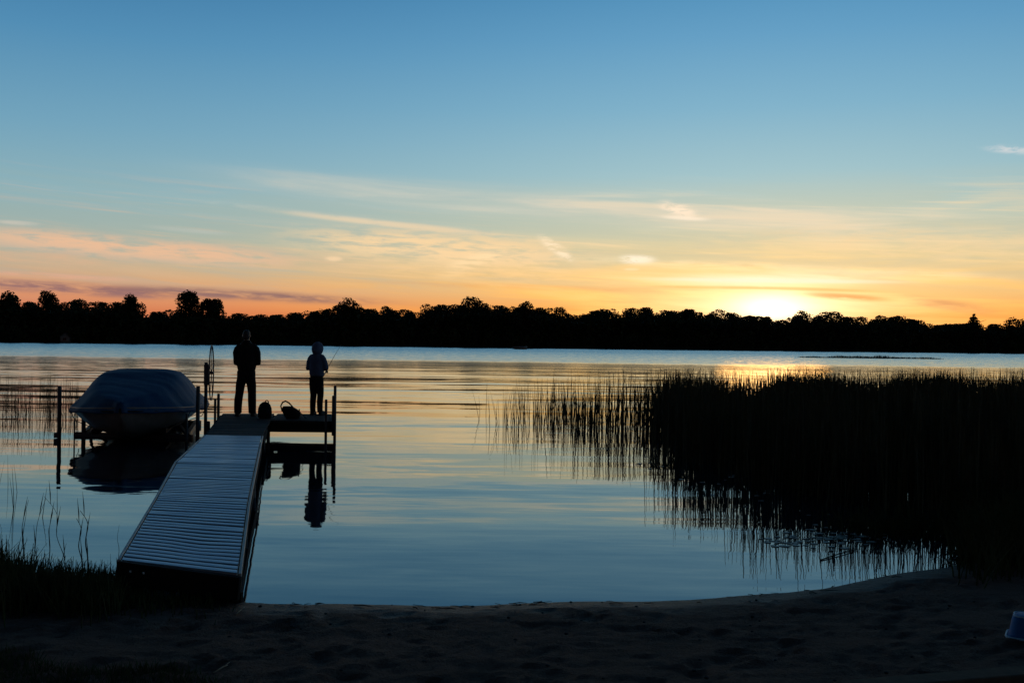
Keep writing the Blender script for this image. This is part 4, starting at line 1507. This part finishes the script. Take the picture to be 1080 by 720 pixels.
def make_child(loc, rz):
    root = empty('person', loc, rz)
    k = 1.47 / 1.72
    feet = {-1: (-0.075, 0.0), 1: (0.085, 0.03)}
    hip = {-1: (-0.075, 0.0), 1: (0.07, 0.0)}
    sh = {-1: Vector((-0.145, 0.0, 1.185)), 1: Vector((0.145, 0.0, 1.185))}
    elb = {-1: Vector((-0.195, 0.0, 0.965)), 1: Vector((0.20, 0.02, 0.965))}
    wri = {-1: Vector((-0.03, 0.21, 0.96)), 1: Vector((0.10, 0.22, 0.93))}
    b = MB()
    for s in (-1, 1):
        fx, fy_ = feet[s]
        hx, hy = hip[s]
        frame_tube(b, [(hx, 0, 0.74), ((hx * 0.6 + fx * 0.4), 0.01, 0.55), ((hx + fx * 2) / 3, 0.02, 0.40), (fx * 0.97, -0.015, 0.28), (fx, -0.01, 0.085)], [(0.068, 0.075), (0.062, 0.068), (0.046, 0.05), (0.045, 0.05), (0.032, 0.036)])
        b.ell((fx + s * 0.01, fy_ + 0.045, 0.038), (0.036, 0.105, 0.036), 14, 8)
        frame_tube(b, [sh[s], sh[s].lerp(elb[s], 0.5), elb[s], elb[s].lerp(wri[s], 0.4), wri[s]], [0.042, 0.037, 0.031, 0.032, 0.022])
        d = (wri[s] - elb[s]).normalized()
        hand(b, wri[s], d + Vector((0, 0.3, 0.05)), -s, 0.88)
    frame_tube(b, [(0, 0, 0.70), (0, 0, 0.78), (0, 0.0, 0.90), (0, 0.01, 1.03), (0, 0.0, 1.14), (0, -0.01, 1.21), (0, -0.01, 1.24)], [(0.12, 0.085), (0.13, 0.09), (0.118, 0.085), (0.13, 0.09), (0.145, 0.085), (0.11, 0.065), (0.05, 0.05)])
    frame_tube(b, [(0, -0.01, 1.21), (0.005, 0.0, 1.31)], [(0.046, 0.05), (0.044, 0.048)])
    o = head(b, (0.005, 0.01, 1.352), 0.93, R(-8))
    remesh('body', b, 0.0088, M_skin, root, 3)
    eyes(root, o, 0.93)
    hr_ = MB()
    hr_.ell(o(0, -0.012, 0.036), (0.075, 0.088, 0.078), 18, 12)
    remesh('hair', hr_, 0.011, M_brown_hair, root, 3)
    j = MB()
    frame_tube(j, [(0, 0, 0.80), (0, 0, 0.86), (0, 0.0, 0.96), (0, 0.005, 1.07), (0, 0.0, 1.15), (0, -0.01, 1.21), (0, -0.012, 1.26)],
               [(0.142, 0.115), (0.158, 0.125), (0.158, 0.125), (0.160, 0.12), (0.155, 0.11), (0.115, 0.09), (0.078, 0.08)], 20)
    for s in (-1, 1):
        frame_tube(j, [sh[s] + Vector((-s * 0.09, 0, 0.04)), sh[s] + Vector((-s * 0.03, 0, 0.012)), sh[s] + Vector((s * 0.0, 0, -0.035)), sh[s].lerp(elb[s], 0.55), elb[s], elb[s].lerp(wri[s], 0.5), elb[s].lerp(wri[s], 0.92)], [0.040, 0.054, 0.060, 0.058, 0.054, 0.048, 0.038])
        j.ell(elb[s], (0.053, 0.053, 0.05), 12, 8)
    remesh('hoodie', j, 0.011, M_hoodie, root, 4)
    # the hood worn up: a shell open at the face
    hd = MB()
    cz0 = Vector((0.005, 0.0, 1.352))
    rings = []
    for t_ in np.linspace(0.0, 1.0, 12):
        rr = math.sin(math.pi * (0.10 + 0.58 * t_))
        yb = -0.125 + 0.205 * t_
        rings.append([cz0 + Vector((0.108 * rr * math.cos(a), yb + 0.012 * math.sin(a), 0.014 + (0.130 if math.sin(a) > 0 else 0.150) * rr * math.sin(a))) for a in np.linspace(0, 2 * math.pi, 24, endpoint=False)])
    hm_ = MB().loft(rings, cap=False)
    hm_.f.append(tuple(reversed(range(24))))
    ho = obj('hood', hm_, M_hoodie, root, True)
    so = ho.modifiers.new('solid', 'SOLIDIFY')
    so.thickness = 0.012
    t = MB()
    frame_tube(t, [(0, 0, 0.70), (0, 0, 0.76), (0, 0, 0.85)], [(0.128, 0.10), (0.142, 0.108), (0.138, 0.105)], 20)
    for s in (-1, 1):
        fx, fy_ = feet[s]
        hx, hy = hip[s]
        frame_tube(t, [(hx, 0, 0.76), (hx * 0.98, 0.0, 0.64), ((hx * 0.6 + fx * 0.4), 0.01, 0.53), ((hx + fx * 2) / 3, 0.02, 0.40), (fx * 0.97, -0.01, 0.27), (fx, -0.01, 0.14), (fx, 0.0, 0.055)], [(0.080, 0.098), (0.080, 0.096), (0.076, 0.086), (0.066, 0.072), (0.062, 0.068), (0.058, 0.064), (0.056, 0.064)])
    remesh('trousers', t, 0.010, M_trouser, root, 4)
    for s in (-1, 1):
        fx, fy_ = feet[s]
        m_ = MB()
        m_.ell((fx + s * 0.014, fy_ + 0.05, 0.042), (0.044, 0.122, 0.040), 16, 10)
        m_.ell((fx + s * 0.004, fy_ - 0.03, 0.055), (0.040, 0.05, 0.048), 14, 8)
        m_.box((fx + s * 0.012, fy_ + 0.035, 0.011), (0.072, 0.21, 0.022))
        remesh('shoe', m_, 0.009, M_shoe, root, 3)
    return root, wri


pa = at(259.5, 438.5, ZD + 0.004)
adult, awr = make_adult(pa, R(4))
adult.scale = (0.975, 0.975, 0.975)
tag(adult, 'taller person in a black jacket standing feet apart at the end of the dock', 'person')
pc = at(333.5, 437.2, ZD + 0.004)
child, cwr = make_child(pc, R(-14))
tag(child, 'smaller person in a navy hoodie with the hood up, standing on the dock', 'person')

# the child's fishing rod, held in front
Rz = Matrix.Rotation(R(-14), 3, 'Z')
h1 = Vector(pc) + Rz @ (cwr[1] + Vector((-0.01, 0.085, -0.005)))
tipp = atY(359.5, 364, pc.y + 1.25)
d = (tipp - h1).normalized()
butt = h1 - d * 0.28
rod = empty('fishing_rod', butt)
obj('rod_blank', MB().tube([h1 - butt, (h1 - butt).lerp(tipp - butt, 0.55) + Vector((0, 0, 0.015)), tipp - butt], [0.006, 0.0045, 0.0025], 8), M_rod, rod, True)
obj('rod_handle', MB().tube([(0, 0, 0), (h1 - butt) * 0.5, (h1 - butt) * 1.15], [0.012, 0.011, 0.009], 10), M_cork, rod, True)
rl = (h1 - butt) * 1.02 + Vector((0, 0.0, -0.05))
ree = MB().tube([rl + Vector((-0.02, 0, 0)), rl + Vector((0.02, 0, 0))], 0.024, 12)
ree.tube([rl, (h1 - butt) * 1.02], 0.006, 6)
obj('rod_reel', ree, M_rod, rod, True)
tag(rod, 'thin fishing rod held out over the water by the smaller person', 'fishing rod')

# ------------------------------------------------------------------ bags on the dock
p = at(279, 441, ZD + 0.004)
bp = empty('backpack', (p.x, p.y + 0.02, ZD + 0.004), R(12))
rings = []
for t_, w, d_ in ((0.0, 0.105, 0.085), (0.03, 0.128, 0.105), (0.12, 0.135, 0.11), (0.20, 0.128, 0.10), (0.27, 0.100, 0.08), (0.31, 0.055, 0.05), (0.322, 0.02, 0.02)):
    rings.append([Vector((math.copysign(abs(math.cos(a)) ** 0.75, math.cos(a)) * w, math.copysign(abs(math.sin(a)) ** 0.75, math.sin(a)) * d_, t_)) for a in np.linspace(0, 2 * math.pi, 24, endpoint=False)])
obj('bag_body', MB().loft(rings), M_bag, bp, True)
obj('pocket', MB().ell((0.0, -0.10, 0.11), (0.095, 0.045, 0.085), 16, 10), M_bag, bp, True)
obj('handle', MB().tube([Vector((0.035 + 0.035 * math.cos(a), 0, 0.295 + 0.055 * math.sin(a))) for a in np.linspace(-0.3, 3.4, 12)], 0.010, 8), M_bag, bp, True)
for s in (-1, 1):
    obj('shoulder_strap', MB().tube([(s * 0.05, 0.085, 0.27), (s * 0.09, 0.15, 0.18), (s * 0.09, 0.14, 0.08), (s * 0.08, 0.10, 0.03)], [(0.02, 0.006)] * 4, 8), M_bag, bp, True)
tag(bp, 'upright black backpack with a small top loop, next to the taller person', 'backpack')

p = at(307, 441, ZD + 0.004)
tb = empty('tote_bag', (p.x, p.y + 0.02, ZD + 0.004), R(-6))
rings = []
for t_, w, d_, ox in ((0.0, 0.12, 0.09, 0.03), (0.03, 0.15, 0.11, 0.025), (0.09, 0.175, 0.115, 0.015), (0.15, 0.185, 0.11, 0.0), (0.20, 0.15, 0.085, -0.035), (0.235, 0.09, 0.05, -0.075)):
    rings.append([Vector((ox + math.copysign(abs(math.cos(a)) ** 0.8, math.cos(a)) * w, math.copysign(abs(math.sin(a)) ** 0.8, math.sin(a)) * d_, t_ - 0.25 * max(0, (ox + math.cos(a) * w)) * (t_ / 0.235))) for a in np.linspace(0, 2 * math.pi, 24, endpoint=False)])
obj('bag_body', MB().loft(rings), M_bag, tb, True)
obj('handle', MB().tube([(-0.19, 0, 0.13), (-0.215, 0, 0.24), (-0.18, 0, 0.31), (-0.12, 0, 0.335), (-0.05, 0, 0.30), (0.03, 0, 0.22), (0.06, 0, 0.16)], [0.012, 0.014, 0.016, 0.016, 0.015, 0.013, 0.012], 8), M_bag, tb, True)
obj('strap', MB().tube([(0.16, -0.02, 0.12), (0.22, -0.04, 0.10), (0.27, -0.05, 0.05), (0.30, -0.06, 0.012), (0.34, -0.05, 0.010)], [(0.010, 0.006)] * 5, 8), M_bag, tb, True)
obj('clip', MB().box((0.165, -0.02, 0.15), (0.02, 0.02, 0.07)), M_bag, tb)
tag(tb, 'slumped black bag with a big loop handle between the backpack and the smaller person', 'bag')

# ------------------------------------------------------------------ small boat far out
p = atY(548, 367.5, 285)
fb = empty('rowing_boat', (p.x, 285, 0), R(-62))
rings = []
for y, hb_, kz in ((-1.7, 0.08, 0.25), (-1.2, 0.45, 0.02), (-0.3, 0.72, -0.06), (0.8, 0.72, -0.06), (1.6, 0.62, 0.0)):
    rings.append([Vector(q) for q in ((-hb_, y, 0.48), (-hb_ * 0.8, y, 0.1), (0, y, kz), (hb_ * 0.8, y, 0.1), (hb_, y, 0.48), (hb_ * 0.85, y, 0.5), (0, y, 0.2), (-hb_ * 0.85, y, 0.5))])
obj('hull', MB().loft(rings), M_hull, fb, True)
obj('seat', MB().box((0, 0.3, 0.36), (1.25, 0.3, 0.05)), M_wood, fb)
obj('outboard', MB().box((0, 1.72, 0.62), (0.28, 0.30, 0.40)).box((0, 1.72, 0.2), (0.12, 0.18, 0.6)), M_rubber, fb, bevel=0.04)
fb.scale = (1.3, 1.3, 1.7)
tag(fb, 'tiny dark boat far out against the opposite shore', 'boat')

# ------------------------------------------------------------------ things on the beach
# overturned blue plastic tub at the right edge
p = at(1100, 676, 0.2)
gz = float(ground_z(p.x, p.y + 0.1))
tub = empty('plastic_tub', (p.x, p.y + 0.14, gz - 0.005), R(-30))


def rrect(w, d_, r_, z, n=5):
    out = []
    for cx_, cy_, a0 in ((w - r_, d_ - r_, 0), (-w + r_, d_ - r_, 90), (-w + r_, -d_ + r_, 180), (w - r_, -d_ + r_, 270)):
        for k in range(n + 1):
            a = R(a0 + 90 * k / n)
            out.append(Vector((cx_ + r_ * math.cos(a), cy_ + r_ * math.sin(a), z)))
    return out


rings = [rrect(0.128, 0.10, 0.05, 0.006), rrect(0.120, 0.095, 0.05, 0.03), rrect(0.104, 0.082, 0.045, 0.118), rrect(0.096, 0.075, 0.045, 0.136), rrect(0.080, 0.060, 0.035, 0.143)]
obj('tub_body', MB().loft(rings), M_blue, tub, True)
lp = [v for v in rrect(0.133, 0.105, 0.052, 0.012)]
obj('rim', MB().tube(lp + [lp[0]], 0.008, 8), M_lip, tub, True)
lp = [v for v in rrect(0.093, 0.072, 0.043, 0.139)]
obj('base_ring', MB().tube(lp + [lp[0]], 0.0055, 8), M_lip, tub, True)
tag(tub, 'blue plastic tub lying upside down on the sand at the right edge', 'tub')

# landscape timber along the bottom right
a, b_ = at(880, 719, 0.30), at(1140, 698.5, 0.30)
tm = empty('timber_edging', (0, 0, 0))
tmm = MB()
dv = (b_ - a).normalized()
nrm2 = Vector((dv.y, -dv.x, 0))
rg = np.random.default_rng(3)
for k in range(2):
    A = a + dv * (1.45 * k) + nrm2 * 0.08
    B = a + dv * (1.45 * k + 1.43) + nrm2 * 0.08
    o = obj('timber', MB().beam(A + Vector((0, 0, -0.06)), B + Vector((0, 0, -0.055)), 0.14, 0.15), M_timber, tm, bevel=0.012)
tag(tm, 'weathered timber edging along the sand at the near right corner', 'edging')
# dark grass behind the timber
n_ = 7000
u = rng.uniform(-0.2, 3.0, n_)
w_ = rng.uniform(0.18, 0.9, n_)
gxx = a.x + dv.x * u + nrm2.x * w_
gyy = a.y + dv.y * u + nrm2.y * w_
v, f = blades(np.stack([gxx, gyy, ground_z(gxx, gyy) - 0.01], 1), rng.uniform(0.02, 0.06, n_), np.full(n_, 0.003), np.abs(rng.normal(0.4, 0.25, n_)), rng, 3)
o = link('border_grass', np_mesh('border_grass', v, f, M_grass))
tag(o, 'short dark grass on the near side of the timber edging', 'grass', kind='stuff')


def twig(px0, py0, px1, py1, r_, label, lift_=0.012, mat=None):
    z0 = 0.2
    for _ in range(4):
        A = at(px0, py0, z0)
        z0 = float(ground_z(A.x, A.y)) + lift_
    z1 = z0
    for _ in range(4):
        B = at(px1, py1, z1)
        z1 = float(ground_z(B.x, B.y)) + lift_
    if z0 < 0:
        A = at(px0, py0, lift_)
    if z1 < 0:
        B = at(px1, py1, lift_)
    root = empty('twig', A)
    mm = MB().tube([(0, 0, 0), (B - A) * 0.5 + Vector((0.01, 0.015, 0.008)), B - A], [r_, r_ * 0.9, r_ * 0.5], 7)
    mm.tube([(B - A) * 0.55 + Vector((0.01, 0.015, 0.008)), (B - A) * 0.75 + Vector((0.02, 0.04, 0.015))], [r_ * 0.6, r_ * 0.3], 6)
    o = obj('stem', mm, mat or M_twig, root, True)
    tag(root, label, 'twig')


twig(249, 647, 255, 642, 0.005, 'pale twig lying at the water edge by the corner of the dock')
twig(225, 709, 240, 701, 0.0045, 'pale twig lying on the sand in the near left')
twig(866, 590, 905, 579, 0.006, 'dark reed stem fallen onto the water in front of the right reeds', 0.006, M_dark)

# a wrack line of sodden stems and bits along the waterline
wr_ = MB()
for k in range(45):
    x = float(rng.choice([-1.4, -0.7, 0.1, 0.9, 1.9, 2.6, 3.3]) + rng.normal(0, 0.28))
    sy0 = float(np.interp(x, SHX, SHY) + 0.05 * np.sin(x * 1.9 + 0.6) + 0.03 * np.sin(x * 4.3))
    y = sy0 - abs(rng.normal(0.02, 0.09))
    a = rng.normal(0, 0.6)
    L_ = rng.uniform(0.012, 0.055) * (2.2 if rng.uniform() < 0.12 else 1)
    z = float(ground_z(x, y)) + 0.007
    r_ = rng.uniform(0.0015, 0.004)
    wr_.tube([(x - L_ * math.cos(a), y - L_ * math.sin(a), z), (x, y, z + r_ * 1.5), (x + L_ * math.cos(a), y + L_ * math.sin(a), z)], [r_, r_ * 1.2, r_ * 0.5], 5)
o = obj('shore_debris', wr_, M_dark, None, True)
tag(o, 'broken stems and dark bits washed up along the waterline', 'debris', kind='stuff')

# pebbles and bits of debris
vs_ = MB()
for k in range(150):
    x, y = rng.uniform(-3.2, 4.2), rng.uniform(4.6, 7.6)
    s = rng.uniform(0.004, 0.012)
    vs_.ell((x, y, float(ground_z(x, y)) + s * 0.4), (s * 1.3, s, s * 0.7), 7, 5)
o = obj('pebbles', vs_, M_wood, None, True)
tag(o, 'small dark pebbles and crumbs scattered on the sand', 'pebbles', kind='stuff')

tag(dock, 'long metal dock with slatted deck running out to a wide end platform', 'dock')

# ------------------------------------------------------------------ render settings
SC.render.engine = 'CYCLES'
SC.view_settings.view_transform = 'Standard'
SC.view_settings.look = 'None'
SC.view_settings.exposure = 0.0
SC.view_settings.gamma = 1.0
SC.view_settings.use_curve_mapping = False
SC.cycles.use_denoising = True
SC.cycles.use_adaptive_sampling = True
SC.cycles.adaptive_threshold = 0.01
SC.cycles.max_bounces = 4
SC.cycles.sample_clamp_indirect = 6.0
SC.cycles.caustics_reflective = False
SC.cycles.caustics_refractive = False
SC.render.resolution_x = 1024
SC.render.resolution_y = 682
